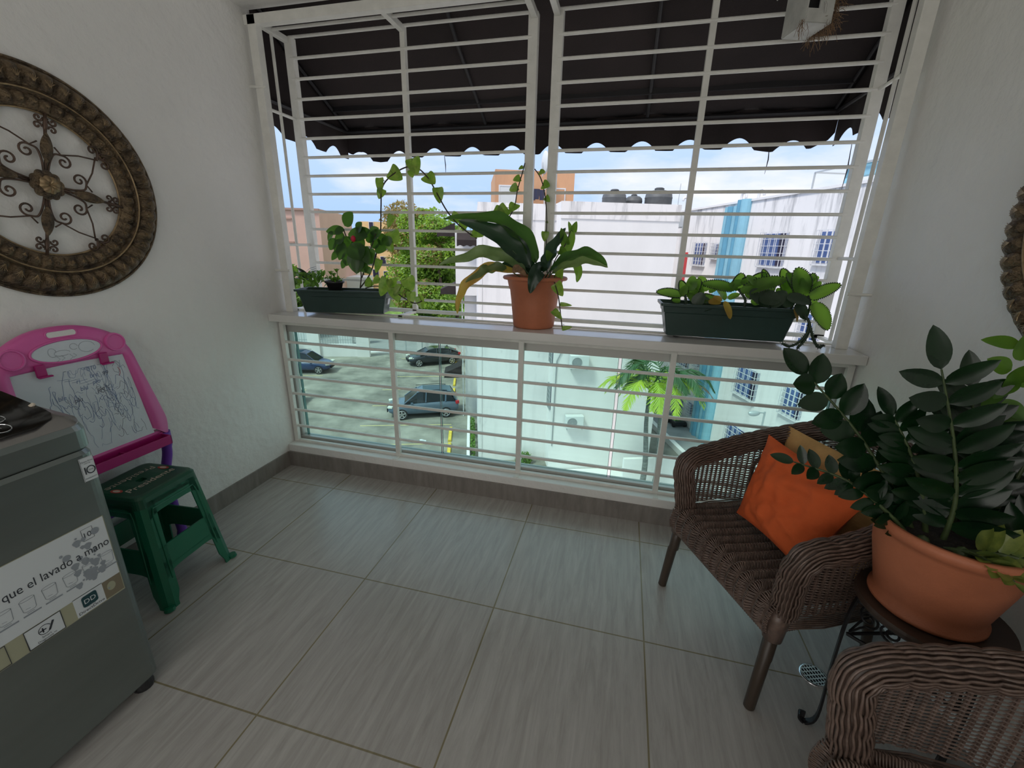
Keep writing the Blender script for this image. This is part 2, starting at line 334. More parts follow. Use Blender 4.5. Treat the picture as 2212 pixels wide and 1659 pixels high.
# building edge below the balcony
struct('wall_facade', MB().b2((-1.5, .17, -8.4), (-.2, .2, 3.4)).b2((W + .2, .17, -8.4), (W + 1.5, .2, 3.4)).b2((-.2, .15, 2.95), (W + .2, .2, 3.4)).b2((-.2, .15, -8.4), (W + .2, .2, -.2)), M['white1'])
# glass balustrade
wr = empty('window_1', (0, .125, .148)); tag(wr, kind='structure')
fr_ = MB(); fr_.b2((.004, -.012, .738), (W - .004, .03, .818)); fr_.b2((.004, -.02, .80), (W - .004, .035, .818)); fr_.b2((.004, -.02, 0), (W - .004, .03, .028)); fr_.b2((.004, -.012, .028), (.03, .03, .738)); fr_.b2((W - .03, -.012, .028), (W - .004, .03, .738))
fr_.build('window_frame', M['alu'], wr, bevel=.002)
for a, b, y in ((.034, 1.038, .010), (1.048, 2.062, .010), (2.080, W - .034, .010)):
    MB().b2((a, y - .004, .028), (b, y + .004, .745)).build('pane', M['glass'], wr)
for x in (1.0385, 1.0475, 2.0625, 2.0795): MB().b2((x - .0012, .006, .028), (x + .0012, .014, .745)).build('pane_edge', M['glassedge'], wr)
for x in (.060, W - .040): MB().b2((x - .002, .0, .028), (x + .002, .02, .745)).build('glass_edge', M['glassedge'], wr)
# ---------------------------------------------------------------- steel railing inside the glass
t = empty('balcony_railing', (0, .08, .148), 0, 'low white steel railing of thin horizontal bars in front of the glass balustrade', 'railing')
for k in range(5):
    x = min(max(k * .7795 - .012, .016), W - .016)
    pm = MB().b2((x - .0145, -.013, -.0), (x + .0145, .013, .80))
    if 0 < k < 4: pm.b2((x - .0145, -.062, -.075), (x + .0145, -.056, 0)); pm.b2((x - .0145, -.06, -.006), (x + .0145, -.01, .003))
    pm.build('post', M['bar'], t, bevel=.002)
MB().b2((.004, -.011, 0), (W - .004, .011, .016)).build('bottom_rail', M['bar'], t, bevel=.002)
MB().b2((.004, -.011, .79), (W - .004, .011, .815)).build('top_rail', M['bar'], t, bevel=.002)
for k in range(6):
    z = .112 + k * .1135
    MB().b2((.02, -.0075, z - .0075), (W - .02, .0075, z + .0085)).build('bar', M['bar'], t, bevel=.003)
# ---------------------------------------------------------------- window grilles (two boxes that stand out over the street)
def grille(x0, x1, outer, label):
    g_ = empty('window_grille', (x0, .15, 1.01), 0, label, 'window grille', None)
    w_ = x1 - x0; yb, yf = 0.0, .24; ztop = 1.535; mx_ = w_ / 2; xo = .025 if outer < 0 else w_ - .025
    MB().b2((xo - .025, yb - .022, .0), (xo + .025, yb + .022, ztop)).build('back_post', M['bar'], g_, bevel=.002)
    for x in (.025, w_ - .025): MB().b2((x - .025, yf, .0), (x + .025, yf + .04, ztop)).build('front_post', M['bar'], g_, bevel=.002)
    MB().b2((mx_ - .0145, yf, .0), (mx_ + .0145, yf + .03, ztop)).build('centre_post', M['bar'], g_, bevel=.002)
    MB().b2((0 if outer > 0 else -.022, yb - .022, ztop - .045), (w_, yb + .022, ztop)).build('top_rail', M['bar'], g_, bevel=.002)
    MB().b2((0, yb + .05, .0), (w_, yb + .07, .012)).build('bottom_rail', M['bar'], g_, bevel=.002)
    MB().b2((0, yf, .0), (w_, yf + .025, .022)).build('bottom_rail', M['bar'], g_, bevel=.002)
    for x in (.018, mx_, w_ - .018):
        MB().b2((x - .015, yb, ztop - .03), (x + .015, yf, ztop)).build('roof_rail', M['bar'], g_, bevel=.002)
        MB().b2((x - .015, yb + .05, .0), (x + .015, yf, .014)).build('floor_rail', M['bar'], g_, bevel=.002)
    def bar(a, b, r=.0082): MB().tube([a, b], r, 10).build('bar', M['bar'], g_, smooth=False)
    bar((.01, .12, ztop - .012), (w_ - .01, .12, ztop - .012))
    for k in range(15): bar((.03, yf + .006, ztop - k * .1036 - .001), (w_ - .03, yf + .006, ztop - k * .1036 - .001))
    x = .02 if outer < 0 else w_ - .02
    bar((x, .12, .01), (x, .12, ztop - .01), .0085)
    for z in (1.12, .40): bar((x, yb, z), (x, yf, z), .0085)
    return g_
grille(.018, 1.511, -1, 'white steel window grille over the left half of the opening, behind the arching vine')
grille(1.589, 3.083, 1, 'white steel window grille over the right half of the opening, around the birdhouse')
for i, (x, z) in enumerate(((-.006, 2.22), (-.006, 1.26), (W + .006, 1.26))):
    s = 1 if x < 1 else -1
    tag(MB().tube([(x - s * .01, .115, z), (x + s * .085, .135, z)], .007, 8).build('wall_anchor', M['bar']),
        ('short white steel pin fixing the left grille high on the wall', 'short white steel pin fixing the left grille low on the wall', 'short white steel pin fixing the right grille to the wall')[i], 'anchor', 'pins that fix the grilles to the walls')
# ---------------------------------------------------------------- awning
aw = empty('awning', (W / 2, .2, 2.3), 0, 'dark brown canvas awning with a scalloped edge hanging outside over the opening', 'awning')
XL, XR, YF, ZF, ZB = -.29 - W / 2, 3.275 - W / 2, 1.2, .012, .72
c = MB(); c.grid(lambda u, v: Vector((XL + (XR - XL) * u, YF * v, ZB + (ZF - ZB) * v - .03 * math.sin(math.pi * v) + .006 * math.sin(u * 31))), 30, 12)
c.build('canopy', M['awning'], aw, smooth=True, solid=.004)
for X in (XL, XR):
    c = MB(); c.grid(lambda u, v: Vector((X, YF * u, (ZB + (ZF - ZB) * u) * (1 - v) + v * -.015)), 12, 4); c.build('side_canvas', M['awning'], aw, solid=.004)
def scal(s):  # drop of the scalloped hem
    q = (s / .318) % 1.0; q = abs(q - .5) * 2
    return -.215 + .062 * max(0, 1 - (q / .62) ** 2)
c = MB()
for i in range(241):
    x = XL + (XR - XL) * i / 240; e = min(x - XL, XR - x)
    z = scal(x - XL + .02) - (.03 * max(0, 1 - abs(e - .30) / .26)) + (.05 * max(0, 1 - e / .12))
    y = YF + .012 * math.sin(i * .3) - .01
    for q in range(4): c.v.append((x, y + .01 * q / 3, ZF + .01 + (z - .01) * q / 3))
c.f += [(i * 4 + q, (i + 1) * 4 + q, (i + 1) * 4 + q + 1, i * 4 + q + 1) for i in range(240) for q in range(3)]
c.build('valance', M['awning'], aw, solid=.003)
for X in (XL, XR):
    c = MB()
    for i in range(81):
        y = YF * i / 80
        z = scal(y + .1)
        for q in range(3): c.v.append((X + .005 * math.sin(i * .4), y, ZF + z * q / 2))
    c.f += [(i * 3 + q, (i + 1) * 3 + q, (i + 1) * 3 + q + 1, i * 3 + q + 1) for i in range(80) for q in range(2)]
    c.build('side_valance', M['awning'], aw, solid=.003)
for X in (XL + .03, XL + (XR - XL) * .34, XL + (XR - XL) * .67, XR - .03): MB().tube([(X, .01, ZB - .03), (X, YF * .5, (ZB + ZF) / 2 - .06), (X, YF - .02, ZF - .005)], .012, 8).build('rafter', M['awnbar'], aw)
MB().tube([(XL + .02, YF - .02, ZF - .02), (XR - .02, YF - .02, ZF - .02)], .013, 8).build('front_bar', M['awnbar'], aw)
MB().beam((XL + .02, YF - .20, ZF + .10), (XR - .02, YF - .20, ZF + .10), .02, .045).build('cross_bar', M['awnbar'], aw)
for X in (XL + .02, XR - .02): MB().tube([(X, 0, ZF - .02), (X, YF - .02, ZF - .02)], .013, 8).build('side_bar', M['awnbar'], aw)
for X, l in ((-.98, .14), (1.35, .17), (1.83, .3)): MB().tube([(X, YF, -.19), (X + .008, YF, -.19 - l * .5), (X + .004, YF + .01, -.19 - l)], [.002, .004, .001], 5).build('frayed_strap', M['awnbar'], aw)
# ---------------------------------------------------------------- birdhouse
bh = empty('birdhouse', (2.675, .22, 2.305), R(17), 'weathered white wooden birdhouse stuffed with straw, hanging high in the right grille', 'birdhouse')
def wall(nm, a, b, c_, d, th=.006, m='birdwhite'):
    return MB().add([a, b, c_, d], [(0, 1, 2, 3)]).build(nm, M[m], bh, solid=th)
hw, dp, hh = .052, .072, .17
wall('base', (-hw, -dp, 0), (hw, -dp, 0), (hw, dp, 0), (-hw, dp, 0))
wall('side_panel', (-hw, -dp, 0), (-hw, dp, 0), (-hw, dp, hh), (-hw, -dp, hh)); wall('side_panel', (hw, -dp, 0), (hw, dp, 0), (hw, dp, hh), (hw, -dp, hh))
wall('front_panel', (-hw, -dp, 0), (hw, -dp, 0), (hw, -dp, .045), (-hw, -dp, .045)); wall('front_panel', (-.006, -dp, .045), (hw, -dp, .045), (hw, -dp, hh + .03), (-.006, -dp, hh + .04)); wall('front_panel', (-hw, -dp, .115), (-.006, -dp, .115), (-.006, -dp, hh + .04), (-hw, -dp, hh))
wall('back_panel', (-hw, dp, 0), (hw, dp, 0), (hw, dp, hh), (-hw, dp, hh))
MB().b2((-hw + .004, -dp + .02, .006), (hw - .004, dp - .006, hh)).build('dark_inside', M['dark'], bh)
wall('roof', (-.088, -.10, .145), (0, -.10, .235), (0, .10, .235), (-.088, .10, .145), .009); wall('roof', (.088, -.10, .145), (0, -.10, .235), (0, .10, .235), (.088, .10, .145), .009)
MB().tube([(.02, -dp - .002, .03), (.012, -dp - .012, .055), (0, -dp - .02, .062)], .004, 6).build('perch', M['birdwhite'], bh)
nm_ = MB()
for k in range(420):
    a = Vector((hw + random.uniform(-.005, .03), random.uniform(-dp, dp + .01), random.uniform(-.01, .15))); d = Vector((random.uniform(-.3, 1), random.uniform(-.6, .6), random.uniform(-1, .3))).normalized() * random.uniform(.02, .06)
    nm_.tube([a, a + d * .5 + Vector((.003, 0, 0)), a + d + Vector((0, 0, -.008))], .0009, 3)
for k in range(26):
    a = Vector((random.choice((-hw, hw)) + random.uniform(-.02, .01), -dp + random.uniform(-.01, .02), random.uniform(-.01, .01))); d = Vector((random.uniform(-.5, .3), random.uniform(-.3, .1), -1)).normalized() * random.uniform(.03, .07)
    nm_.tube([a, a + d * .5 + Vector((random.uniform(-.015, .015), 0, 0)), a + d], .0007, 3)
tag(nm_.build('straw', M['straw'], bh), kind='stuff')
MB().tube([(0, 0, .23), (0, .0, .245)], .003, 6).build('hanging_wire', M['iron'], bh)
# ---------------------------------------------------------------- text helper
def text_mesh(mb, s, size, origin, ux, uy, off=.0006, squeeze=1.0, shear=0, fit=0):
    cu = bpy.data.curves.new('t', 'FONT'); cu.body = s; cu.size = size; cu.shear = shear; cu.resolution_u = 3
    to = bpy.data.objects.new('t', cu); me = to.to_mesh()
    ux = Vector(ux).normalized(); uy = Vector(uy).normalized(); n = ux.cross(uy); o = Vector(origin)
    xs = [v.co.x for v in me.vertices] or [0]; x0 = (min(xs) + max(xs)) / 2
    if fit: squeeze = fit / (max(xs) - min(xs))
    mb.add([o + ux * (v.co.x - x0) * squeeze + uy * v.co.y + n * off for v in me.vertices], [tuple(p.vertices) for p in me.polygons])
    to.to_mesh_clear(); bpy.data.objects.remove(to); bpy.data.curves.remove(cu)
def stroke(mb, pts, wd, n):
    """flat pen line of width wd on a plane with normal n"""
    pts = [Vector(p) for p in pts]; n = Vector(n); vs = []
    for i, p in enumerate(pts):
        d = (pts[min(i + 1, len(pts) - 1)] - pts[max(i - 1, 0)]); q = d.cross(n)
        if q.length < 1e-8: q = Vector((0, 0, 1))
        q = q.normalized() * wd / 2; vs += [p - q, p + q]
    mb.add(vs, [(2 * i, 2 * i + 1, 2 * i + 3, 2 * i + 2) for i in range(len(pts) - 1)])
# ---------------------------------------------------------------- round wall medallions
def spiral(cx, cz, r, turns, a0, sgn, n=22):
    return [Vector((cx + r * (1 - .82 * t) * math.cos(a0 + sgn * turns * 2 * math.pi * t), 0, cz + r * (1 - .82 * t) * math.sin(a0 + sgn * turns * 2 * math.pi * t))) for t in [i / n for i in range(n + 1)]]
def medallion(loc, rz, label):
    t = empty('wall_medallion', loc, rz, label, 'wall decoration', 'pair of bronze wall medallions')
    NL = 48
    def fn(u, v):
        a = 2 * math.pi * u; r = .240 + .15 * v; ph = abs(math.cos(a * NL / 2)) ** .75; yv = 0
        if v < .06: h = .012 + .2 * v
        elif v < .36: q = (v - .06) / .30; h = .014 + .020 * math.sin(math.pi * q) ** .5 * (.35 + .65 * ph)
        elif v < .44: h = .030
        elif v < .90: q = (v - .44) / .46; h = .016 + .030 * math.sin(math.pi * q) ** .45 * (.3 + .7 * ph)
        else: h = .012 * (1 - (v - .9) / .1) + .002
        return Vector((r * math.cos(a), -h, r * math.sin(a)))
    MB().grid(fn, NL * 10, 34, cu=True).build('fluted_ring', M['bronze'], t, smooth=True)
    for r, h, rr in ((.240, .012, .0035), (.3005, .032, .0032), (.388, .006, .005)):
        MB().tube([(r * math.cos(a), -h, r * math.sin(a)) for a in [2 * math.pi * k / 96 for k in range(96)]], rr, 6, closed=True).build('edge_ring', M['bronzehi'] if r < .35 else M['bronze'], t, smooth=True)
    # embossed sprigs on the outer lobes
    sp = MB()
    for k in range(NL):
        a = 2 * math.pi * (k + .0) / NL; e = Vector((math.cos(a), 0, math.sin(a))); q = Vector((-math.sin(a), 0, math.cos(a)))
        for r0, s in ((.322, .028), (.258, .014)):
            b = e * r0 + Vector((0, -.0475 if r0 > .3 else -.034, 0))
            for j in range(-2, 3): sp.tube([b + e * s * .1, b + e * s * .6 + q * j * s * .12, b + e * s * (1.05 - .1 * abs(j)) + q * j * s * .24], .0009, 3)
    tag(sp.build('sprig_relief', M['bronzehi'], t), kind='stuff')
    wire = MB(); y = Vector((0, -.020, 0)); wr_ = .0036
    def W_(pts, r=wr_): wire.tube([Vector(p) + y for p in pts], r, 5)
    for sxx in (1, -1):
        for szz in (1, -1):
            def S(p): return Vector((p[0] * sxx, 0, p[2] * szz))
            # big C scrolls beside each leaf
            def scroll(c_, r, a0, sg, tail):
                s = spiral(c_[0], c_[1], r, 1.25, a0, sg); W_([S(p) for p in catmull([Vector(q) for q in tail] + s[:1], 6)[:-1] + s])
            scroll((.052, .098), .024, R(110), -1, [(.006, 0, .045), (.012, 0, .085), (.024, 0, .115)])
            scroll((.098, .052), .024, R(-20), 1, [(.045, 0, .006), (.085, 0, .012), (.115, 0, .024)])
            W_([S(p) for p in ((.024, 0, .140), (.044, 0, .121), (.095, 0, .140), (.158, 0, .150))], .0028)
            W_([S(p) for p in ((.140, 0, .024), (.121, 0, .044), (.140, 0, .095), (.150, 0, .158))], .0028)
            scroll((.140, .180), .018, R(-20), 1, [(.156, 0, .150)]); scroll((.180, .140), .018, R(110), -1, [(.150, 0, .156)])
            W_([S((.170 + .010 * math.cos(a), 0, .170 + .010 * math.sin(a))) for a in [i * math.pi / 5 for i in range(11)]])
            for rad in (.195, .222):
                r_ = .013
                s = spiral(.016 + r_ * .4, rad, r_, 1.1, R(180), -1 if rad < .2 else 1, 14); W_([S(p) for p in s], .0035)
                s = spiral(rad, .016 + r_ * .4, r_, 1.1, R(-90), 1 if rad < .2 else -1, 14); W_([S(p) for p in s], .0035)
    for a in range(4):
        e = Vector((math.cos(a * math.pi / 2), 0, math.sin(a * math.pi / 2))); W_([e * .02, e * .245], .005); wire.tube([e * .185 + y, e * .20 + y, e * .215 + y, e * .228 + y], [.004, .008, .006, .009], 8)
    wire.build('scrollwork', M['rust'], t, smooth=True)
    for a in range(4):
        e = Vector((math.cos(a * math.pi / 2), 0, math.sin(a * math.pi / 2))); q = Vector((-e.z, 0, e.x))
        def lf(u, v, e=e, q=q):
            l = .072 + .108 * u; wdt = .0185 * math.sin(math.pi * min(1, u * 1.0 + .001)) ** .8; s = v * 2 - 1
            return e * l + q * s * wdt + Vector((0, -.021 - .010 * (1 - abs(s)) * math.sin(math.pi * u) - .004, 0))
        MB().grid(lf, 14, 6).build('leaf', M['bronze'], t, smooth=True, solid=.0015)
    def ros(u, v):
        a = 2 * math.pi * u; r = .046 * v * (1 + .13 * abs(math.sin(a * 5)) * v); h = .026 + .012 * math.sin(math.pi * min(1, v * 1.15)) * (.6 + .4 * abs(math.sin(a * 5))) + (.010 if v < .2 else 0)
        return Vector((r * math.cos(a), -h, r * math.sin(a)))
    MB().grid(ros, 60, 10, cu=True).build('rosette', M['bronze'], t, smooth=True)
    def ros2(u, v):
        a = 2 * math.pi * u + .3; r = .027 * v * (1 + .15 * abs(math.sin(a * 4)) * v)
        return Vector((r * math.cos(a), -(.040 + .010 * math.sin(math.pi * min(1, v)) * (.5 + .5 * abs(math.sin(a * 4)))), r * math.sin(a)))
    MB().grid(ros2, 48, 8, cu=True).build('rosette_heart', M['bronzehi'], t, smooth=True)
    return t
m1 = medallion((-.004, -.93, 1.602), R(90), 'round bronze openwork medallion on the left wall, above the pink whiteboard')
m1.rotation_euler = (0, R(13), R(90)); m2 = copy_tree(m1); m2.location = (W + .004, -.915, 1.555); m2.rotation_euler = (0, 0, R(-90))
m2['label'] = 'round bronze openwork medallion cut off by the frame on the right wall'
# ---------------------------------------------------------------- washing machine
wm = empty('washing_machine', (.35, -1.69, 0), 0, 'grey steel top-loading washing machine with a big white sticker on its front', 'washing machine')
hx, hy = .31, .32
def ringz(r_in, z, rr=.035): return [(x, y, z) for x, y in rrect(hx - r_in, hy - r_in, max(rr - r_in * .4, .012), 6)]
MB().rings([ringz(.012, .035), ringz(.0, .05), ringz(0, .86), ringz(.006, .872)]).build('body', M['steel'], wm, smooth=False)
MB().rings([ringz(.004, .875), ringz(-.001, .88), ringz(-.001, .93), ringz(.004, .945)], cap=True).build('upper_band', M['steel'], wm)
def topz(x): # slope of the cover: low at the front (+x)
    t = (x + hx) / (2 * hx)
    return .944 + .075 * min(1, (1 - t) / .42) ** .7 if t < 1 else .944
def tring(inset, dz):
    return [(x, y, (topz(x) * (1 - 0) + dz)) for x, y in rrect(hx - inset, hy - inset, max(.035 - inset * .3, .01), 6)]
rs = [ringz(.004, .944)] + [tring(.006 + .30 * k / 10, .0 if k else -.004) for k in range(0, 11)]
MB().rings(rs).build('top_cover', M['steeltop'], wm, smooth=True)
cp = MB(); cp.grid(lambda u, v: (lambda x, y: Vector((x, y, topz(x) + .0035)))(.255 - .44 * u, -.25 + .50 * v), 16, 4)
# rounded glass panel: trimmed by rows of varying width
cp = MB()
for i in range(25):
    u = i / 24; x = .286 - .52 * u; e = .06; q = min(u * .52, .52 - u * .52); s = e - math.sqrt(max(0, e * e - (e - min(q, e)) ** 2))
    for y in (-.275 + s, .0, .286 - s): cp.v.append((x, y, topz(x) + .004))
cp.f += [(i * 3 + j, i * 3 + j + 1, i * 3 + j + 4, i * 3 + j + 3) for i in range(24) for j in range(2)]
cp.build('glass_lid', M['blackglass'], wm, smooth=True)
for (x, y) in ((.250, .178), (.206, .192), (.250, .06), (.206, .06)):
    MB().tube([(x + .019 * math.cos(a), y + .019 * math.sin(a), topz(x + .019 * math.cos(a)) + .0052) for a in [k * math.pi / 12 for k in range(24)]], .0011, 4, closed=True).build('button_ring', M['chrome'], wm)
    tm = MB(); text_mesh(tm, 'II', .012, (x + .004, y, topz(x) + .0052), (0, 1, 0), (-1, 0, 0)); tm.build('button_mark', M['sticker'], wm)
for s in (.262, ):
    tm = MB(); text_mesh(tm, 'Inicio', .011, (.222, .155, topz(.222) + .0052), (0, 1, 0), (-1, 0, 0)); text_mesh(tm, 'Pausa', .011, (.182, .168, topz(.18) + .0052), (0, 1, 0), (-1, 0, 0)); tm.build('panel_lettering', M['inkgrey'], wm)
MB().tube([(.185, .278, topz(.185) + .001), (.188, .284, topz(.185) + .009)], [.007, .004], 8).build('lid_chip', M['cream'], wm)
for x, y in ((.27, .28), (.27, -.28), (-.27, .28), (-.27, -.28)): MB().lathe([(.028, 0), (.03, .01), (.026, .045)], 16, (x, y, 0)).build('foot', M['blackplastic'], wm)
X = hx + .001
def panel(nm, pts, m, off): # polygon given as (y,z) world on the front face
    return MB().add([(X + off, y + 1.69, z) for y, z in pts], [tuple(range(len(pts)))]).build(nm, M[m], wm)
panel('large_sticker', [(-1.402, .668), (-1.402, .408), (-1.96, .408), (-1.96, .668)], 'stickertan', 0)
panel('sticker_white_field', [(-1.404, .666), (-1.404, .470), (-1.958, .470), (-1.958, .666)], 'sticker', .0004)
panel('sticker_white_corner', [(-1.452, .472), (-1.452, .411), (-1.523, .411), (-1.523, .472)], 'sticker', .0004)
panel('sticker_brown_strip', [(-1.404, .470), (-1.404, .412), (-1.452, .412), (-1.452, .470)], 'stickerbrown', .0004)
MB().add([(X + .0008, -1.432 + 1.69 + .011 * math.cos(a), .445 + .014 * math.sin(a)) for a in [k * math.pi / 10 for k in range(20)]], [tuple(range(20))]).build('sticker_spot', M['stickertan'], wm)
tk = MB()
text_mesh(tk, 'que el lavado a mano', .034, (X, -1.523 + 1.69, .575), (0, 1, 0), (0, 0, 1), .001, fit=.232)
tk.build('sticker_lettering', M['ink'], wm)
gk = MB()
def sk(pts, wd=.0016): stroke(gk, [(X + .0011, y + 1.69, z) for y, z in pts], wd, (1, 0, 0))
for k in range(6):
    gk = MB(); cy = -1.421 - k * .045; cz = .535; a_, b_ = .015, .017
    sk([(cy - a_, cz + b_), (cy - a_ * .85, cz - b_ * .8), (cy - a_ * .6, cz - b_), (cy + a_ * .6, cz - b_), (cy + a_ * .85, cz - b_ * .8), (cy + a_, cz + b_)], .0013)
    sk([(cy + a_ * math.cos(t), cz + b_ + .004 * math.sin(t)) for t in [i * math.pi / 8 for i in range(17)]], .0011)
    sk([(cy - a_ * .5, cz - b_ * 1.25), (cy + a_ * .5, cz - b_ * 1.25)], .0015); sk([(cy - a_ * .5, cz - b_ * .5), (cy + .002, cz - b_ * .6)], .001)
    sk([(cy - .016, cz - .027), (cy + .020, cz - .027)], .0042); gk.build('glass_drawing', M['inkgrey'], wm)
gk = MB()
random.seed(3)
for k in range(34): # splash of water drops drawn on the sticker
    cy, cz = -1.468 + random.gauss(0, .016), .55 + random.gauss(0, .045); r = random.uniform(.002, .010)
    if cz > .655 or cz < .43: continue
    gk.add([(X + .0006 + .00002 * k, cy + 1.69 + r * (1 + .3 * math.sin(3 * a)) * math.cos(a), cz + 1.2 * r * math.sin(a)) for a in [i * math.pi / 6 for i in range(12)]], [tuple(range(12))])
for k, (cy, cz, r) in enumerate(((-1.430, .635, .010), (-1.505, .60, .009), (-1.515, .612, .004), (-1.475, .64, .003), (-1.46, .628, .006))):
    gk.add([(X + .0014 + .00003 * k, cy + 1.69 + r * math.cos(a), cz + r * math.sin(a)) for a in [i * math.pi / 7 for i in range(14)]], [tuple(range(14))])
tag(gk.build('splash_drawing', M['inkgrey'], wm), kind='stuff')
ik = MB()
ik.add([(X + .0014, y + 1.69, z) for y, z in [(-1.487 + a, .447 + b) for a, b in rrect(.0185, .0175, .006, 4)]], [tuple(range(20))])
ik.build('sticker_emblem', M['inkteal'], wm)
tk = MB(); text_mesh(tk, 'DD', .020, (X, -1.487 + 1.69, .440), (0, 1, 0), (0, 0, 1), .0018); tk.build('emblem_lettering', M['sticker'], wm)
tk = MB(); text_mesh(tk, 'DirectDrive', .0125, (X, -1.487 + 1.69, .416), (0, 1, 0), (0, 0, 1), .001, 1.05); text_mesh(tk, 'MOTOR', .006, (X, -1.487 + 1.69, .4265), (0, 1, 0), (0, 0, 1), .001)
text_mesh(tk, '10', .022, (X, -1.447 + 1.69, .628), (0, 1, 0), (0, 0, 1), .001)
def frame_(mb, y0, y1, z0, z1, wd): stroke(mb, [(X + .0012, a + 1.69, b) for a, b in ((y0, z0), (y1, z0), (y1, z1), (y0, z1), (y0, z0))], wd, (1, 0, 0))
frame_(tk, -1.460, -1.434, .620, .655, .0012)
tk.build('sticker_small_print', M['ink'], wm); tk = MB()
# second badge low on the sticker
frame_(tk, -1.628, -1.552, .411, .468, .0024)
stroke(tk, [(X + .0012, -1.59 + 1.69 + .013 * math.cos(a), .444 + .013 * math.sin(a)) for a in [i * math.pi / 9 for i in range(1, 17)]], .0016, (1, 0, 0))
for q in ((0, 1), (1, 0)): stroke(tk, [(X + .0013, -1.594 + 1.69 - .007 * q[0], .444 - .007 * q[1]), (X + .0013, -1.594 + 1.69 + .007 * q[0], .444 + .007 * q[1])], .003, (1, 0, 0))
stroke(tk, [(X + .0013, -1.582 + 1.69, .434), (X + .0013, -1.570 + 1.69, .456)], .005, (1, 0, 0))
text_mesh(tk, 'Smart', .0085, (X, -1.59 + 1.69, .4225), (0, 1, 0), (0, 0, 1), .001); text_mesh(tk, 'Diagnosis™', .0085, (X, -1.59 + 1.69, .4145), (0, 1, 0), (0, 0, 1), .001)
tk.build('sticker_small_print', M['ink'], wm); tk = MB(); frame_(tk, -1.74, -1.664, .411, .468, .0024)
tk.build('sticker_small_print', M['ink'], wm)
panel('badge_field', [(-1.553, .467), (-1.553, .412), (-1.627, .412), (-1.627, .467)], 'sticker', .0006)
panel('warranty_sticker', [(-1.3835, .852), (-1.3835, .782), (-1.4175, .782), (-1.4175, .852)], 'sticker', 0)
tk = MB(); frame_(tk, -1.4165, -1.3845, .783, .851, .0008)
text_mesh(tk, 'Direct Drive', .0066, (X, -1.4005 + 1.69, .838), (0, 1, 0), (0, 0, 1), .001, .85); text_mesh(tk, 'MOTOR', .0042, (X, -1.4005 + 1.69, .8325), (0, 1, 0), (0, 0, 1), .001); text_mesh(tk, '1', .031, (X, -1.4095 + 1.69, .803), (0, 1, 0), (0, 0, 1), .001)
stroke(tk, [(X + .0012, -1.3965 + 1.69 + .0095 * math.cos(a), .8135 + .0105 * math.sin(a)) for a in [i * math.pi / 10 for i in range(21)]], .0028, (1, 0, 0))
text_mesh(tk, 'YEAR', .0045, (X, -1.3965 + 1.69, .812), (0, 1, 0), (0, 0, 1), .001); text_mesh(tk, 'WARRANTY', .005, (X, -1.4005 + 1.69, .789), (0, 1, 0), (0, 0, 1), .001)
tk.build('warranty_lettering', M['ink'], wm)
# ---------------------------------------------------------------- green plastic stool
st = empty('plastic_stool', (.208, -1.003, 0), R(5), 'green plastic stool with cream lettering on its seat, standing beside the washing machine', 'stool')
A_, B_ = .128, .132; AB, BB = .190, .168; HZ = .487    # half sizes at the top and at the floor
def srect(z, ins=0, r=.030):
    t = 1 - z / HZ; return [(x, y, z) for x, y in rrect(A_ + (AB - A_) * t - ins, B_ + (BB - B_) * t - ins, r, 6)]
seat = MB(); seat.rings([srect(HZ - .05), srect(HZ - .012), [(x, y, HZ - .003) for x, y, z in srect(HZ, .006)], [(x, y, HZ) for x, y, z in srect(HZ, .016)]], cap=False)
hole = [(.022 * math.cos(a), .022 * math.sin(a)) for a in [R(45) + 0 for _ in ()]]
o_ = srect(HZ, .016); n_ = len(o_); hr = [(.019 * p[0] / math.hypot(p[0], p[1]), .019 * p[1] / math.hypot(p[0], p[1]), HZ - .003) for p in o_]
hb = [(x, y, HZ - .02) for x, y, z in hr]
seat.rings([[(x, y, HZ) for x, y, z in o_], [(x * .5, y * .5, HZ) for x, y, z in o_], hr, hb], cap=False)
seat.build('seat', M['greendk'], st, smooth=False)
def corner_pt(sx_, sy_, z):
    t = 1 - z / HZ; return Vector((sx_ * (A_ + (AB - A_) * t - .006), sy_ * (B_ + (BB - B_) * t - .006), z))
for sx_, sy_ in ((1, 1), (1, -1), (-1, 1), (-1, -1)):
    lg = MB(); rs = []
    for z in (.0, .02, .06, .20, .34, HZ - .03):
        wdt = .054 if z > .05 else .042; t = 1 - z / HZ; ax, ay = A_ + (AB - A_) * t, B_ + (BB - B_) * t
        P = [(ax - wdt * 1.1, ay), (ax - .030, ay), (ax - .010, ay - .008), (ax, ay - .028), (ax, ay - wdt * 1.1), (ax - .006, ay - wdt * 1.1), (ax - .008, ay - .030), (ax - .014, ay - .016), (ax - .030, ay - .008), (ax - wdt * 1.1, ay - .006)]
        rs.append([(x * sx_, y * sy_, z) for x, y in P])
    lg.rings(rs); lg.build('leg', M['greenpl'], st)
    MB().tube([corner_pt(sx_, sy_, .003), corner_pt(sx_, sy_, .016)], [.020, .018], 12).build('foot', M['greenpl'], st)
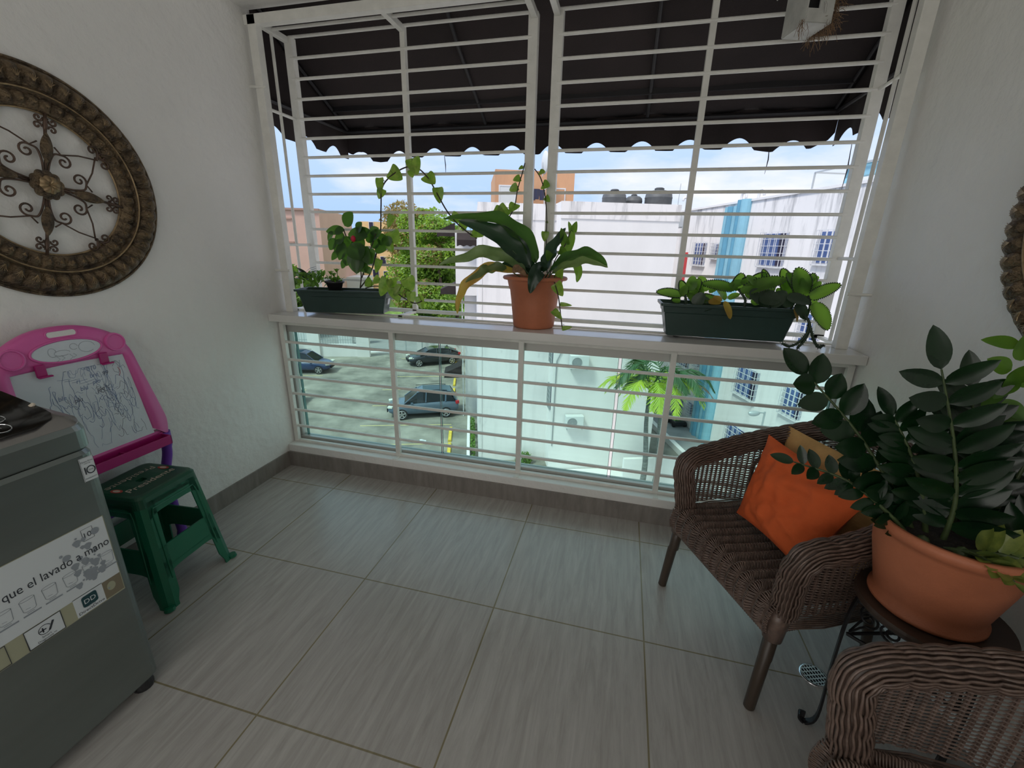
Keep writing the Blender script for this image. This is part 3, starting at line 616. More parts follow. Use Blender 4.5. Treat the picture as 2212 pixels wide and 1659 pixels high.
for ax_, s in (('x', 1), ('x', -1), ('y', 1), ('y', -1)):
    sk_ = MB()
    def ptf(l, z, d=0):
        t = 1 - z / HZ; a, b = A_ + (AB - A_) * t - d, B_ + (BB - B_) * t - d
        return (s * a, l * (b - .0), z) if ax_ == 'x' else (l * (a - .0), s * b, z)
    def band(z0, z1, l0, l1, arch=0, th=.006):
        n = 16; V = []
        for i in range(n + 1):
            l = -l0 + 2 * l0 * i / n
            zz = z0 + arch * (1 - min(1, (abs(l) / l0) ** 6)) if arch else z0
            V.append((l, zz))
        for i in range(n):
            (la, za), (lb, zb_) = V[i], V[i + 1]
            f_ = [ptf(la, za), ptf(lb, zb_), ptf(lb, z1), ptf(la, z1)]; b_ = [ptf(la, za, th), ptf(lb, zb_, th), ptf(lb, z1, th), ptf(la, z1, th)]
            sk_.add(f_ + b_, [(0, 1, 2, 3), (7, 6, 5, 4), (0, 4, 5, 1), (3, 2, 6, 7)])
    band(.385, HZ - .03, .80, .8, .018); sk_.build('apron', M['greenpl'], st)
    sk_ = MB(); band(.175, .262, .82, .8, .0); band(.125, .177, .82, .8, .030); sk_.build('stretcher', M['greenpl'], st)
    ed = MB()
    pts = [ptf(l, z, -.001) for l, z in ((-.70, .12), (-.70, .2), (-.70, .40), (-.66, .425), (.66, .425), (.70, .40), (.70, .2), (.70, .12))]
    ed.tube(pts, .0028, 5); ed.build('raised_rib', M['greenpl'], st)
tk = MB(); tk2 = MB()
text_mesh(tk, 'Presidente', .046, (.062, .0, HZ), (0, 1, 0), (-1, 0, 0), .001, 1.0, .15)
text_mesh(tk2, 'Presidente', .046, (-.062, .0, HZ), (0, -1, 0), (1, 0, 0), .001, 1.0, .15)
tk.build('seat_lettering', M['cream'], st); tk2.build('seat_lettering', M['cream'], st)
for s in (1, -1):
    for nm, m_, sc2 in (('seat_emblem', 'redpr', 1), ('seat_emblem_heart', 'cream', .6)):
        MB().add([(.026 * sc2 * math.cos(a), s * .098 + .012 * sc2 * math.sin(a), HZ + .0012 + (.0006 if sc2 < 1 else 0)) for a in [k * math.pi / 8 for k in range(16)]], [tuple(range(16))]).build(nm, M[m_], st)
# ---------------------------------------------------------------- pink easel whiteboard
ez = empty('easel_whiteboard', (.10, -1.040, 0), R(90), 'pink plastic children easel with a scribbled whiteboard, between the left wall and the washing machine', 'easel')
TL = R(11)  # lean: top towards the wall. local X runs to world +Y, local -Y faces the room
def eb(x, z, y=0): # board plane point
    return Vector((x, y + (z - .55) * math.sin(TL) * .0 + (z - .60) * .12, z))
HWb = .300
def outline(s=1.0, zb=.60):
    P = []
    P += [(.248, .585), (.262, .65), (.255, .72), (.226, .90), (.208, .995), (.172, 1.055), (.09, 1.100), (0, 1.112)]
    return P + [(-x, z) for x, z in reversed(P[:-1])]
O = outline(); inner = [(HWb * .80, .635), (HWb * .735, .925), (HWb * .68, .955), (0, .967), (-HWb * .68, .955), (-HWb * .735, .925), (-HWb * .80, .635)]
fm = MB(); po = [Vector(p).to_3d() for p in O]
def smooth_poly(P, n=5):
    Q = catmull([Vector((x, 0, z)) for x, z in P], n); return Q
So = smooth_poly(O, 4)
def ray_inner(p):
    # matching point on the inner window by angle
    c = Vector((0, 0, .79)); d = (p - c).normalized(); hx_, hz_ = .183, .180
    k = min(hx_ / max(abs(d.x), 1e-6), hz_ / max(abs(d.z), 1e-6)); q = c + d * k
    q.x -= (q.z - .79) * .047 * (1 if q.x > 0 else -1) * min(1, abs(q.x) / .1); return q
RI = [ray_inner(p) for p in So]
def yb(p, off): return Vector((p.x, off + (p.z - .60) * .12, p.z))
rs = []
for k, (t, off) in enumerate(((0, .012), (.0, -.012), (.12, -.022), (.85, -.022), (1, -.012), (1, .006))):
    rs.append([yb(p.lerp(q, t), off) for p, q in zip(So, RI)])
n = len(So); fm.v += [tuple(p) for r_ in rs for p in r_]
fm.f += [(i * n + j, i * n + (j + 1), (i + 1) * n + j + 1, (i + 1) * n + j) for i in range(len(rs) - 1) for j in range(n - 1)]
# close the bottom gap between both ends with a bar
fm.box((0, .0, .598), (.49, .030, .036)); fm.build('frame', M['pink'], ez, smooth=True)
bd = MB(); bd.add([yb(Vector((x, 0, z)), -.013) for x, z in ((-.194, .600), (.194, .600), (.177, .977), (-.177, .977))], [(0, 1, 2, 3)]); bd.build('whiteboard', M['board'], ez, solid=.003)
# oval with a pencil drawing, above the board
c0 = Vector((0, 0, 1.026))
ov = MB(); ov.add([yb(c0 + Vector((.106 * math.cos(a), 0, .036 * math.sin(a))), -.0245) for a in [k * math.pi / 18 for k in range(36)]], [tuple(range(36))]); ov.build('oval_plate', M['board'], ez)
MB().tube([yb(c0 + Vector((.110 * math.cos(a), 0, .040 * math.sin(a))), -.024) for a in [k * math.pi / 18 for k in range(36)]], .004, 6, closed=True).build('oval_rim', M['pink'], ez, smooth=True)
dr = MB()
def pen(mb, pts, wd=.0012, off=-.0255): stroke(mb, [yb(Vector((x, 0, z)), off) for x, z in pts], wd, (0, -1, 0))
for cx_, cz_, rx_, rz_ in ((-.02, 1.020, .024, .010), (.020, 1.036, .012, .011), (-.048, 1.026, .012, .016), (.06, 1.028, .026, .020)):
    pen(dr, [(cx_ + rx_ * math.cos(a), cz_ + rz_ * math.sin(a)) for a in [k * math.pi / 8 for k in range(15)]])
for x_, l in ((-.04, .02), (-.025, .018), (0, .02), (.012, .015)): pen(dr, [(x_, 1.012), (x_ + .008, 1.012 - l * .6), (x_ - .004, 1.012 - l)])
dr.build('pencil_drawing', M['inkgrey'], ez)
for s in (1, -1):
    MB().rings([[yb(Vector((s * .159 + r_ * .80 * math.cos(a), 0, 1.026 + r_ * .80 * math.sin(a))), o2) for a in [k * math.pi / 14 for k in range(28)]] for r_, o2 in ((.046, -.02), (.044, -.029), (.038, -.030), (.036, -.026))]).build('round_tray', M['pink'], ez, smooth=False)
hd = MB(); hd.add([yb(Vector((x, 0, 1.088 + z)), -.0232) for x, z in rrect(.044, .010, .009, 5)], [tuple(range(24))]); hd.build('hand_slot', M['plaster'], ez)
MB().tube([yb(Vector((x, 0, 1.088 + z)), -.022) for x, z in rrect(.047, .012, .011, 5)], .003, 5, closed=True).build('slot_rim', M['pink'], ez, smooth=True)
for x_ in (.100, -.098):
    b = MB(); b.box(yb(Vector((x_, 0, .972)), -.026), (.030, .008, .044)); b.box(yb(Vector((x_ + .004, 0, .951)), -.033), (.04, .012, .006)); b.build('paper_clip', M['magenta'], ez, bevel=.002)
tr = MB()
tr.b2((-.22, -.065, .560), (.22, -.015, .567)); tr.b2((-.22, -.068, .560), (.22, -.062, .600)); tr.b2((-.22, -.020, .560), (.22, -.014, .607)); tr.b2((.214, -.068, .560), (.22, -.014, .600)); tr.b2((-.22, -.068, .560), (-.214, -.014, .600)); tr.b2((.04, -.065, .565), (.044, -.02, .595))
tr.build('pen_tray', M['magenta'], ez, bevel=.003)
for s in (1, -1):
    MB().tube(catmull([(s * .238, .0, .60), (s * .238, .005, .50), (s * .215, .01, .40), (s * .218, .02, .25), (s * .235, .03, .10), (s * .245, .04, .0)], 5), [.026] * 4 + [.020] * 18 + [.026] * 4, 10).build('leg', M['purple'], ez, smooth=True)
MB().tube([(-.215, .02, .33), (.215, .02, .33)], .014, 8).build('cross_bar', M['purple'], ez, smooth=True)
# handwriting and scribbles on the board
random.seed(11)
def scr(mb, cx_, cz_, sx_, sz_, n, wd=.0010):
    p = []; x, z = cx_, cz_; a = random.uniform(0, 6.28)
    for k in range(n):
        a += random.gauss(0, .9); x += math.cos(a) * sx_; z += math.sin(a) * sz_
        x = max(-.165, min(.168, x)); z = max(.64, min(.95, z)); p.append((x, z))
    q = catmull([Vector((a_, 0, b_)) for a_, b_ in p], 4); pen(mb, [(v.x, v.z) for v in q], wd, -.0152)
sb, sk2, sr_ = MB(), MB(), MB()
for k in range(62): scr(sb, random.gauss(.045, .075), random.gauss(.80, .07), .008, .022, random.randint(4, 14), random.choice((.0009, .0014)))
for k in range(22): scr(sk2, random.gauss(.07, .07), random.gauss(.78, .08), .007, .014, random.randint(5, 12))
for k in range(5): pen(sb, [(-.06 + .02 * k, .925 - .010 * k), (-.045 + .02 * k, .922 - .009 * k), (-.02 + .025 * k, .92 - .007 * k)], .001, -.0152)
for s, x_, z_, mb in (('blu', .01, .868, sb), ('ble', -.065, .850, sb), ('plu', -.02, .830, sk2), ('ple', .06, .850, sk2), ('plo', .055, .882, sb), ('bre', .055, .908, sb), ('ri', .0, .898, sb), ('99', .095, .905, sk2), ('010', .055, .935, sb)):
    text_mesh(mb, s, .024, yb(Vector((x_, 0, z_)), -.0150), (1, 0, .04), (0, .12, 1), .0006, .9, .2)
pen(sr_, [(.142, .925), (.147, .912), (.145, .90), (.138, .89)], .0018, -.0153)
tag(sb.build('blue_scribbles', M['marker'], ez), kind='stuff'); tag(sk2.build('black_scribbles', M['markerdk'], ez), kind='stuff'); sr_.build('red_scribble', M['markerred'], ez)
# ---------------------------------------------------------------- wicker armchairs
def weave_shell(P, zlo, ztop, keep, off=0):
    """openwork between the seat line and the rim; P = plan path (resampled), keep(i,z) says where it is woven"""
    mb = MB(); n = len(P); cum = [0]
    for a, b in zip(P, P[1:]): cum.append(cum[-1] + (b - a).length)
    nrm = []
    for i in range(n):
        d = P[min(i + 1, n - 1)] - P[max(i - 1, 0)]; nrm.append(Vector((d.y, -d.x, 0)).normalized())
    ns = 46
    for k in range(ns):
        run = []
        for i in range(n):
            zt = ztop(i); z = zlo + (zt - zlo) * (k + .5) / ns
            if keep(i, z): run.append(P[i] + nrm[i] * .0028 * (1 if (i // 2 + k) % 2 else -1) + Vector((0, 0, z - P[i].z)))
            else:
                if len(run) > 2: mb.tube(run, .0024, 4, cap=False)
                run = []
        if len(run) > 2: mb.tube(run, .0024, 4, cap=False)
    for i in range(0, n, 2):
        zt = ztop(i); run = []
        for q in range(13):
            z = zlo + (zt - zlo) * q / 12
            if keep(i, z): run.append(P[i] + Vector((0, 0, z - P[i].z)))
            else:
                if len(run) > 1: mb.tube(run, .0033, 5, cap=False)
                run = []
        if len(run) > 1: mb.tube(run, .0033, 5, cap=False)
    return mb
def braid(mb, path, R0, ns=24, per=.050, rs=.0036, flat=1.0):
    path = resample(path, .0075); n = len(path)
    up = None; fr_s = []
    for i, p in enumerate(path):
        d = (path[min(i + 1, n - 1)] - path[max(i - 1, 0)]).normalized()
        if up is None: up = Vector((0, 0, 1)) if abs(d.z) < .9 else Vector((0, 1, 0))
        x = d.cross(up)
        if x.length < 1e-4: x = d.orthogonal()
        x.normalize(); up = x.cross(d).normalized(); fr_s.append((x, up))
    mb.tube(path, R0 * .80, 10)
    for k in range(ns):
        pts = []
        for i, p in enumerate(path):
            s = i * .0075; a = 2 * math.pi * k / ns + .028 * math.sin(2 * math.pi * s / per + (k % 4) * 1.5)
            rr = R0 * (.90 + .14 * abs(math.sin(math.pi * s / per + (.5 if k % 4 > 1 else 0))) ** .7)
            x, u = fr_s[i]; pts.append(p + (x * math.cos(a) * flat + u * math.sin(a)) * rr)
        mb.tube(pts, rs, 4, cap=False)
def make_chair(label):
    t = empty('wicker_armchair', (0, 0, 0), 0, label, 'armchair', 'pair of brown wicker armchairs')
    hw = .262; zs = .405; za = .605; zt = .80   # half width between the front posts, seat, arm and back heights
    rim = catmull([(-hw - .000, .02, zs - .03), (-hw - .015, .005, .50), (-hw - .028, .0, .572), (-hw - .034, .035, .612), (-hw - .046, .13, .628), (-hw - .040, .28, .662), (-hw + .03, .43, .725), (-.13, .53, .785), (0, .555, .802)], 8)
    full = rim + [Vector((-p.x, p.y, p.z)) for p in reversed(rim[:-1])]
    b = MB(); braid(b, full, .038); b.build('braided_rim', M['wicker'], t, smooth=True)
    plan = [p for p in full if p.z > .60]
    plan = resample([Vector(p) for p in plan], .0115)
    np_ = len(plan); top = [p.z - .012 for p in plan]
    low = [Vector((p.x * .93, p.y * .93 + .005, 0)) for p in plan]
    P2 = [Vector((p.x, p.y, 0)) for p in plan]
    def zt_(i): return top[i]
    def keep_side(i, z):
        y = plan[i].y; lim = .335 - max(0, (.56 - z)) * .12 + max(0, z - .56) * 1.1
        return y < lim
    def keep_back(i, z):
        y = plan[i].y; lim = .335 - max(0, (.56 - z)) * .12 + max(0, z - .56) * 1.1
        if keep_side(i, z): return False
        return (y > .43) or z > .64 - max(0, .43 - y) * .3
    half = np_ // 2
    def side(i0, i1):
        idx = [i for i in range(i0, i1)]
        PP = [P2[i] for i in idx]
        return weave_shell(PP, zs - .01, lambda q: top[idx[q]], lambda q, z: keep_side(idx[q], z))
    side(0, half).build('side_panel', M['wicker'], t); side(half, np_).build('side_panel', M['wicker'], t)
    weave_shell(P2, zs - .01, zt_, keep_back).build('back_panel', M['wicker'], t)
    for s in (1, -1):
        MB().tube(catmull([(s * (hw + .030), .325, zs - .01), (s * (hw + .036), .335, .50), (s * (hw + .035), .345, .57), (s * (hw + .005), .40, .63)], 6), .0085, 8).build('panel_edge', M['wicker'], t, smooth=True)
    # seat: lateral strands over nine front-to-back rolls, curving down over the front
    prof = []
    for q in range(13): a = q / 12; prof.append((-.028 - .006 * math.sin(a * 3.1), zs - .085 + .062 * a))
    for q in range(1, 9): a = R(90 * q / 8); prof.append((-.028 + .030 * (1 - math.cos(a)), zs - .023 + .026 * math.sin(a)))
    for q in range(1, 80): prof.append((.002 + .0063 * q, zs + .003 - .018 * math.sin(min(1, q / 79) * math.pi)))
    sm = MB(); nx = 60
    for k, (y, z) in enumerate(prof):
        hwk = hw + .012 if y < .3 else (hw + .012) - (y - .3) * .62
        pts = []; q0 = prof[max(k - 1, 0)]; q1 = prof[min(k + 1, len(prof) - 1)]; ty, tz = q1[0] - q0[0], q1[1] - q0[1]; tl = math.hypot(ty, tz); ny, nz_ = -tz / tl, ty / tl
        for i in range(nx + 1):
            x = -hwk + 2 * hwk * i / nx; ph = math.cos(2 * math.pi * x / .0445)
            amp = .0150 * (ph if ph > -.4 else -.4 - .6 * (-.4 - ph))
            pts.append((x, y + ny * amp, z + nz_ * amp + .0008 * (1 if (k + i // 2) % 2 else -1)))
        sm.tube(pts, .0027, 4, cap=False)
    sm.grid(lambda u, v: (lambda y, z: Vector(((-1 + 2 * u) * ((hw + .006) if y < .3 else (hw + .006) - (y - .3) * .62), y + .004, z - .006)))(*prof[int(v * (len(prof) - 1))]), 8, 40)
    sm.build('seat', M['wicker'], t, smooth=True)
    rl = MB(); loop = [(-hw, -.025, zs - .095), (hw, -.025, zs - .095), (hw + .01, .30, zs - .085), (hw - .09, .50, zs - .085), (-hw + .09, .50, zs - .085), (-hw - .01, .30, zs - .085)]
    for a, b_ in zip(loop, loop[1:] + loop[:1]):
        a, b_ = Vector(a), Vector(b_); l = (b_ - a).length; k = int(l / .0085)
        rl.tube([a.lerp(b_, i / (k * 2)) for i in range(k * 2 + 1)], [.0105 if i % 2 else .0125 for i in range(k * 2 + 1)], 8)
    for s in (-1, 1): # skirts under the side panels
        for q in range(10):
            z = zs - .01 - q * .008; rl.tube([(s * (hw + .010), -.02, z), (s * (hw + .034), .15, z), (s * (hw + .028), .33, z)], .003, 4)
    rl.build('seat_rail', M['wicker'], t, smooth=True)
    for s in (-1, 1):
        MB().tube([(s * (hw - .002), .012, zs - .02), (s * (hw + .0), .006, zs - .06), (s * (hw + .002), .0, zs - .125)], [.035, .032, .0285], 14).build('leg_wrap', M['wicker'], t, smooth=True)
        MB().tube([(s * hw, .002, zs - .06), (s * (hw + .004), -.008, .20), (s * (hw + .006), -.012, .196), (s * (hw + .012), -.030, .004), (s * (hw + .012), -.030, 0)], [.0215, .0205, .0195, .0175, .014], 14).build('leg', M['leg'], t, smooth=True)
        MB().tube([(s * (hw - .08), .46, zs - .06), (s * (hw - .07), .50, .15), (s * (hw - .07), .525, 0)], [.018, .017, .015], 14).build('leg', M['leg'], t, smooth=True)
        MB().tube([(s * hw, .02, zs - .10), (s * (hw - .02), .18, zs - .11), (s * (hw - .08), .46, zs - .12)], .010, 8).build('side_brace', M['leg'], t, smooth=True)
    return t
ch = make_chair('brown wicker armchair in the window corner, holding the orange cushion')
FL, FR = Vector((2.351, -.459, 0)), Vector((2.582, -.94, 0)); mid = (FL + FR) / 2; dv = (FR - FL)
ch.rotation_euler = (0, 0, math.atan2(dv.y, dv.x))   # local X from left to right front leg, local Y to the back
ch.location = mid + Vector((-dv.y, dv.x, 0)).normalized() * .028
ch2 = copy_tree(ch); ch2['label'] = 'brown wicker armchair in the bottom right corner of the frame, nearest the camera'
ch2.location = (2.605, -1.592, 0); ch2.rotation_euler = (0, 0, R(-90))
# ---------------------------------------------------------------- cushions
def pillow(name, A, B, C_, D, th, m, label, seed=1, ear=.05):
    A, B, C_, D = map(Vector, (A, B, C_, D)); nrm = (B - A).cross(D - A).normalized(); mb = MB(); N_ = 44
    cen = (A + B + C_ + D) / 4
    for side in (1, -1):
        def fn(u, v):
            uu = u * 2 - 1; vv = v * 2 - 1
            p = A.lerp(B, u).lerp(D.lerp(C_, u), v)
            pin = 1 - ear * ((1 - uu * uu) * vv * vv * 1.0 + (1 - vv * vv) * uu * uu)
            p = cen + (p - cen) * pin
            h = th * max(0, (1 - abs(uu) ** 2.6)) ** .62 * max(0, (1 - abs(vv) ** 2.6)) ** .62
            q = Vector((uu * 2.2 + seed, vv * 2.2, seed)); wv = noise.noise(q) * .55 + noise.noise(q * 2.7) * .28
            fold = .5 * math.exp(-((vv - .35 * uu - .38) / .09) ** 2) * (1 - uu * uu) - .4 * math.exp(-((vv - .2 * uu - .62) / .08) ** 2)
            e_ = min(1, 4 * (1 - abs(uu))) * min(1, 4 * (1 - abs(vv)))
            return p + nrm * side * h * (1 + .45 * wv) + nrm * (.010 * wv + .010 * fold * side) * e_
        mb.grid(fn, N_, N_)
    o = mb.build(name, M[m], None, smooth=True)
    return tag(o, label, 'cushion')
pillow('cushion', (2.575, -.478, .435), (2.700, -.800, .440), (2.870, -.735, .712), (2.672, -.352, .735), .062, 'orange', 'bright orange square cushion propped on the wicker armchair in the corner', 1.7, .07)
pillow('cushion', (2.70, -.40, .43), (2.895, -.735, .395), (3.000, -.655, .735), (2.755, -.300, .762), .040, 'mustard', 'mustard suede cushion behind the orange cushion on the corner armchair', 5.2, .04)
# ---------------------------------------------------------------- side table
tb_ = empty('side_table', (2.904, -1.012, 0), 0, 'small round side table with a dark wooden top and black iron scroll legs', 'side table')
MB().lathe([(.140, .534), (.152, .537), (.1585, .545), (.1585, .553), (.155, .560), (.0, .560)], 48).build('table_top', M['darkwood'], tb_, smooth=False)
for k in range(3):
    a = R(160 + 120 * k); e = Vector((math.cos(a), math.sin(a), 0)); q = Vector((-e.y, e.x, 0))
    l = MB(); pts = catmull([e * .138 + Vector((0, 0, .535)), e * .150 + Vector((0, 0, .44)), e * .150 + Vector((0, 0, .25)), e * .145 + Vector((0, 0, .06)), e * .165 + Vector((0, 0, .008)), e * .185 + Vector((0, 0, .012)), e * .188 + Vector((0, 0, .030)), e * .174 + Vector((0, 0, .032))], 5)
    for p0, p1 in zip(pts, pts[1:]): l.beam(p0 - (p1 - p0) * .1, p1 + (p1 - p0) * .1, .020, .006, e)
    l.build('leg', M['iron'], tb_)
sc_ = MB()
for k in range(3):
    a0 = R(160 + 120 * k); a1 = a0 + R(120); P = [Vector((math.cos(a), math.sin(a), 0)) * .140 for a in (a0, a1)]; d = (P[1] - P[0]); l = d.length; d.normalize()
    for fr0, s1 in ((.14, 1), (.36, -1), (.64, 1), (.86, -1)):
        c = P[0] + d * l * fr0 + Vector((0, 0, .470)); sp_ = []
        for i in range(26):
            t = i / 25; r = .026 * (1 - .72 * t); an = R(-90) + s1 * t * 9.2; sp_.append(c + d * r * math.cos(an) + Vector((0, 0, r * math.sin(an))))
        sc_.tube([c + d * s1 * -.030 + Vector((0, 0, -.075)), c + d * s1 * -.012 + Vector((0, 0, -.042))] + sp_, .0032, 6)
    sc_.tube([P[0] + Vector((0, 0, .505)), P[1] + Vector((0, 0, .505))], .005, 6); sc_.tube([P[0] + Vector((0, 0, .385)), (P[0] + P[1]) / 2 + Vector((0, 0, .40)), P[1] + Vector((0, 0, .385))], .005, 6)
sc_.build('scroll_apron', M['iron'], tb_)
# ---------------------------------------------------------------- floor drain
fd = empty('floor_drain', (2.838, -.765, 0), R(20), 'round chrome floor drain cover between the two armchairs', 'drain')
d_ = MB(); d_.lathe([(.046, 0), (.046, .003), (.040, .005), (.037, .0035)], 28, cap=False); d_.build('rim', M['chrome'], fd, smooth=True)
MB().lathe([(.038, .0012), (.0, .0012)], 24, cap=False).build('opening', M['dark'], fd)
d_ = MB()
for k in range(-3, 4):
    h = math.sqrt(max(.0, .039 ** 2 - (k * .0105) ** 2)); d_.b2((k * .0105 - .0018, -h, .0015), (k * .0105 + .0018, h, .0045))
for k in range(-2, 3): h = math.sqrt(.038 ** 2 - (k * .014) ** 2); d_.b2((-h, k * .014 - .0022, .0015), (h, k * .014 + .0022, .0044))
d_.build('grate', M['chrome'], fd)
# ---------------------------------------------------------------- plants
def leaf(mb, base, tip, wd, up=(0, 0, 1), bend=.1, fold=.25, shape='ellipse', serr=0, droop=0, nu=10, twist=0, wave=0):
    base, tip = Vector(base), Vector(tip); d = tip - base; l = d.length; d.normalize(); up = Vector(up)
    x = d.cross(up)
    if x.length < 1e-3: x = d.orthogonal()
    x.normalize(); n = x.cross(d).normalized(); nv = 6 if shape == 'heart' else 4; nu = 14 if shape == 'heart' else nu
    if serr: nu = 26
    def fn(u, v):
        s = v * 2 - 1; t = u; tw = twist * t; xx = x * math.cos(tw) + n * math.sin(tw); nn = n * math.cos(tw) - x * math.sin(tw)
        if shape == 'ellipse': wv = math.sin(math.pi * min(1, t ** .85 + .0)) ** .72 if 0 < t < 1 else 0
        elif shape == 'heart': wv = math.sin(math.pi * t ** .52) ** .66 if 0 < t < 1 else 0
        elif shape == 'lance': wv = math.sin(math.pi * t ** .72) ** .9 if 0 < t < 1 else 0
        else: wv = math.sin(math.pi * t ** .8) ** .5 if 0 < t < 1 else 0
        lb = -.17 * (abs(s) ** 2) * (1 - t) ** 2 * min(1, t * 9) if shape == 'heart' else 0
        if serr and abs(s) > .99: wv *= 1 + serr * (1 if int(t * nu) % 2 else -.3)
        p = base + d * l * (t + lb) + xx * s * wv * wd / 2 + nn * (bend * l * math.sin(math.pi * t) - fold * wd * .5 * (1 - abs(s)) * wv + wave * wd * math.sin(t * 16 + s * 2) * abs(s)) 
        p.z -= droop * l * t * t
        return p
    mb.grid(fn, nu, nv)
def rnd(a): return random.uniform(-a, a)
def pinnate(lm, smb, pts, n, ll, lw, upv=(0, 0, 1), r=(.007, .002), start=.18, tipleaf=True, spread=58, jitter=.25, grow=0):
    P = catmull(pts, 8); L_ = len(P) - 1
    smb.tube(P, [r[0] + (r[1] - r[0]) * i / L_ for i in range(L_ + 1)], 7)
    for k in range(n):
        t = start + (1 - start) * k / n; i = min(int(t * L_), L_ - 1); p = P[i]; d = (P[i + 1] - P[max(i - 1, 0)]).normalized()
        sd_ = d.cross(Vector(upv)).normalized(); nn = sd_.cross(d)
        for s in (1, -1):
            a = R(spread + rnd(9)); q = (d * math.cos(a) + sd_ * s * math.sin(a) + nn * rnd(jitter) + nn * .18).normalized()
            size = ll * (.82 + .25 * math.sin(math.pi * min(1, t + .1)) + rnd(.08)) * (1 + grow * t)
            leaf(lm, p, p + q * size, lw * (.9 + rnd(.1)), nn + Vector((rnd(.2), rnd(.2), 0)), .05, .22, 'ellipse', nu=8)
    if tipleaf: d = (P[-1] - P[-3]).normalized(); leaf(lm, P[-1], P[-1] + d * ll * .95, lw * .9, upv, .05, .22, 'ellipse')
def px(x, y, Y): return at(x, y, 1, Y)
# --- big potted plant on the side table
random.seed(21)
PC = Vector((2.888, -1.008, .5605))
pp = empty('potted_plant', PC, 0, 'large terracotta pot of dark glossy feathered foliage on the round side table', 'potted plant')
def loc(p, c=PC): return Vector(p) - c
MB().lathe([(.0, .0), (.108, .0), (.119, .010), (.119, .018), (.109, .026), (.115, .050), (.138, .150), (.146, .205), (.151, .218), (.158, .222), (.162, .236), (.158, .248), (.147, .248), (.142, .236), (.136, .21)], 56, cap=False).build('pot', M['terra'], pp, smooth=True)
MB().grid(lambda u, v: Vector((.138 * v * math.cos(2 * math.pi * u), .138 * v * math.sin(2 * math.pi * u), .218 + .006 * math.sin(u * 40) * v)), 30, 6, cu=True).build('soil', M['soil'], pp)
def zstem(pts, n, ll=.078, lw=.034, mat_='zz', upv=(-.3, -.6, .7), **k):
    a, b = MB(), MB(); pinnate(a, b, [loc(p) for p in pts], n + 2, ll * 1.2, lw * 1.3, upv, **k)
    so_ = b.build('stalk', M['gstem'], pp, smooth=True); a.build('leaflets', M[mat_], so_, smooth=True)
B0 = Vector((2.86, -1.01, .765))
zstem([(2.82, -1.0, .76), (2.76, -.99, .86), (2.66, -.95, 1.00), (2.535, -.91, 1.130)], 8, .078, .046)
zstem([(2.86, -1.03, .76), (2.855, -1.03, .88), (2.82, -1.02, 1.02), (2.755, -1.01, 1.190)], 9, .092, .040)
zstem([(2.80, -1.02, .76), (2.74, -1.02, .82), (2.645, -1.0, .885), (2.53, -.97, .905)], 9, .050, .024)
zstem([(2.90, -.98, .76), (2.91, -.97, .90), (2.90, -.95, 1.02), (2.875, -.93, 1.135)], 8, .080, .036)
zstem([(2.93, -1.0, .76), (2.97, -.99, .87), (3.00, -.97, .97), (3.01, -.95, 1.06)], 8, .076, .032)
zstem([(2.92, -.95, .76), (2.93, -.90, .88), (2.935, -.86, .98), (2.92, -.83, 1.05)], 8, .070, .030)
zstem([(2.84, -1.01, .76), (2.80, -1.01, .88), (2.755, -1.0, .98), (2.71, -.98, 1.06)], 8, .070, .030)
zstem([(2.94, -1.05, .76), (2.99, -1.07, .84), (3.03, -1.08, .92), (3.045, -1.08, 1.0)], 7, .070, .030)
zstem([(2.96, -.95, .76), (3.0, -.92, .83), (3.03, -.88, .90), (3.04, -.83, .95)], 7, .060, .030)
zstem([(2.87, -1.06, .765), (2.90, -1.10, .80), (2.955, -1.135, .815), (3.01, -1.150, .800)], 6, .056, .026, 'zzy', start=.25)
zstem([(2.83, -1.06, .765), (2.86, -1.10, .795), (2.88, -1.145, .80), (2.895, -1.18, .790)], 4, .044, .020, 'zzy', start=.45, upv=(0, 0, 1))
zstem([(2.95, -1.04, .765), (2.99, -1.08, .80), (3.02, -1.12, .80), (3.03, -1.16, .78)], 5, .065, .032)
for p in ((2.80, -1.06, .762), (2.86, -1.09, .765)): MB().lathe([(.0, -.01), (.016, 0), (.018, .012), (.010, .03), (.0, .036)], 12, loc(p), cap=False).build('tuber', M['gstem'], pp, smooth=True)
# climbing plant in the same pot, light leaves at the right edge of the photo
a, b = MB(), MB()
vine = [(2.93, -.93, .77), (2.915, -.92, .90), (2.90, -.92, 1.02), (2.93, -.92, 1.12), (2.975, -.92, 1.20), (3.01, -.92, 1.27)]
b.tube([loc(p) for p in catmull(vine, 5)], .0030, 6)
for (x0, y0, x1, y1, wd) in ((2205, 745, 2118, 734, .030), (2185, 800, 2132, 775, .040), (2175, 822, 2145, 862, .034), (2190, 830, 2212, 790, .036), (2170, 842, 2118, 878, .026), (2165, 862, 2212, 908, .036), (2150, 885, 2208, 918, .034), (2205, 780, 2215, 722, .034), (2195, 815, 2235, 830, .034), (2178, 852, 2190, 802, .03)):
    p0, p1 = px(x0, y0, -.93), px(x1, y1, -.95 + rnd(.02)); leaf(a, loc(p0), loc(p1), wd, (-.4, -.9, .3), .06, .18, 'ellipse')
so_ = b.build('vine_stalk', M['rstem'], pp, smooth=True); tag(so_); a.build('vine_leaves', M['syn'], so_, smooth=True)
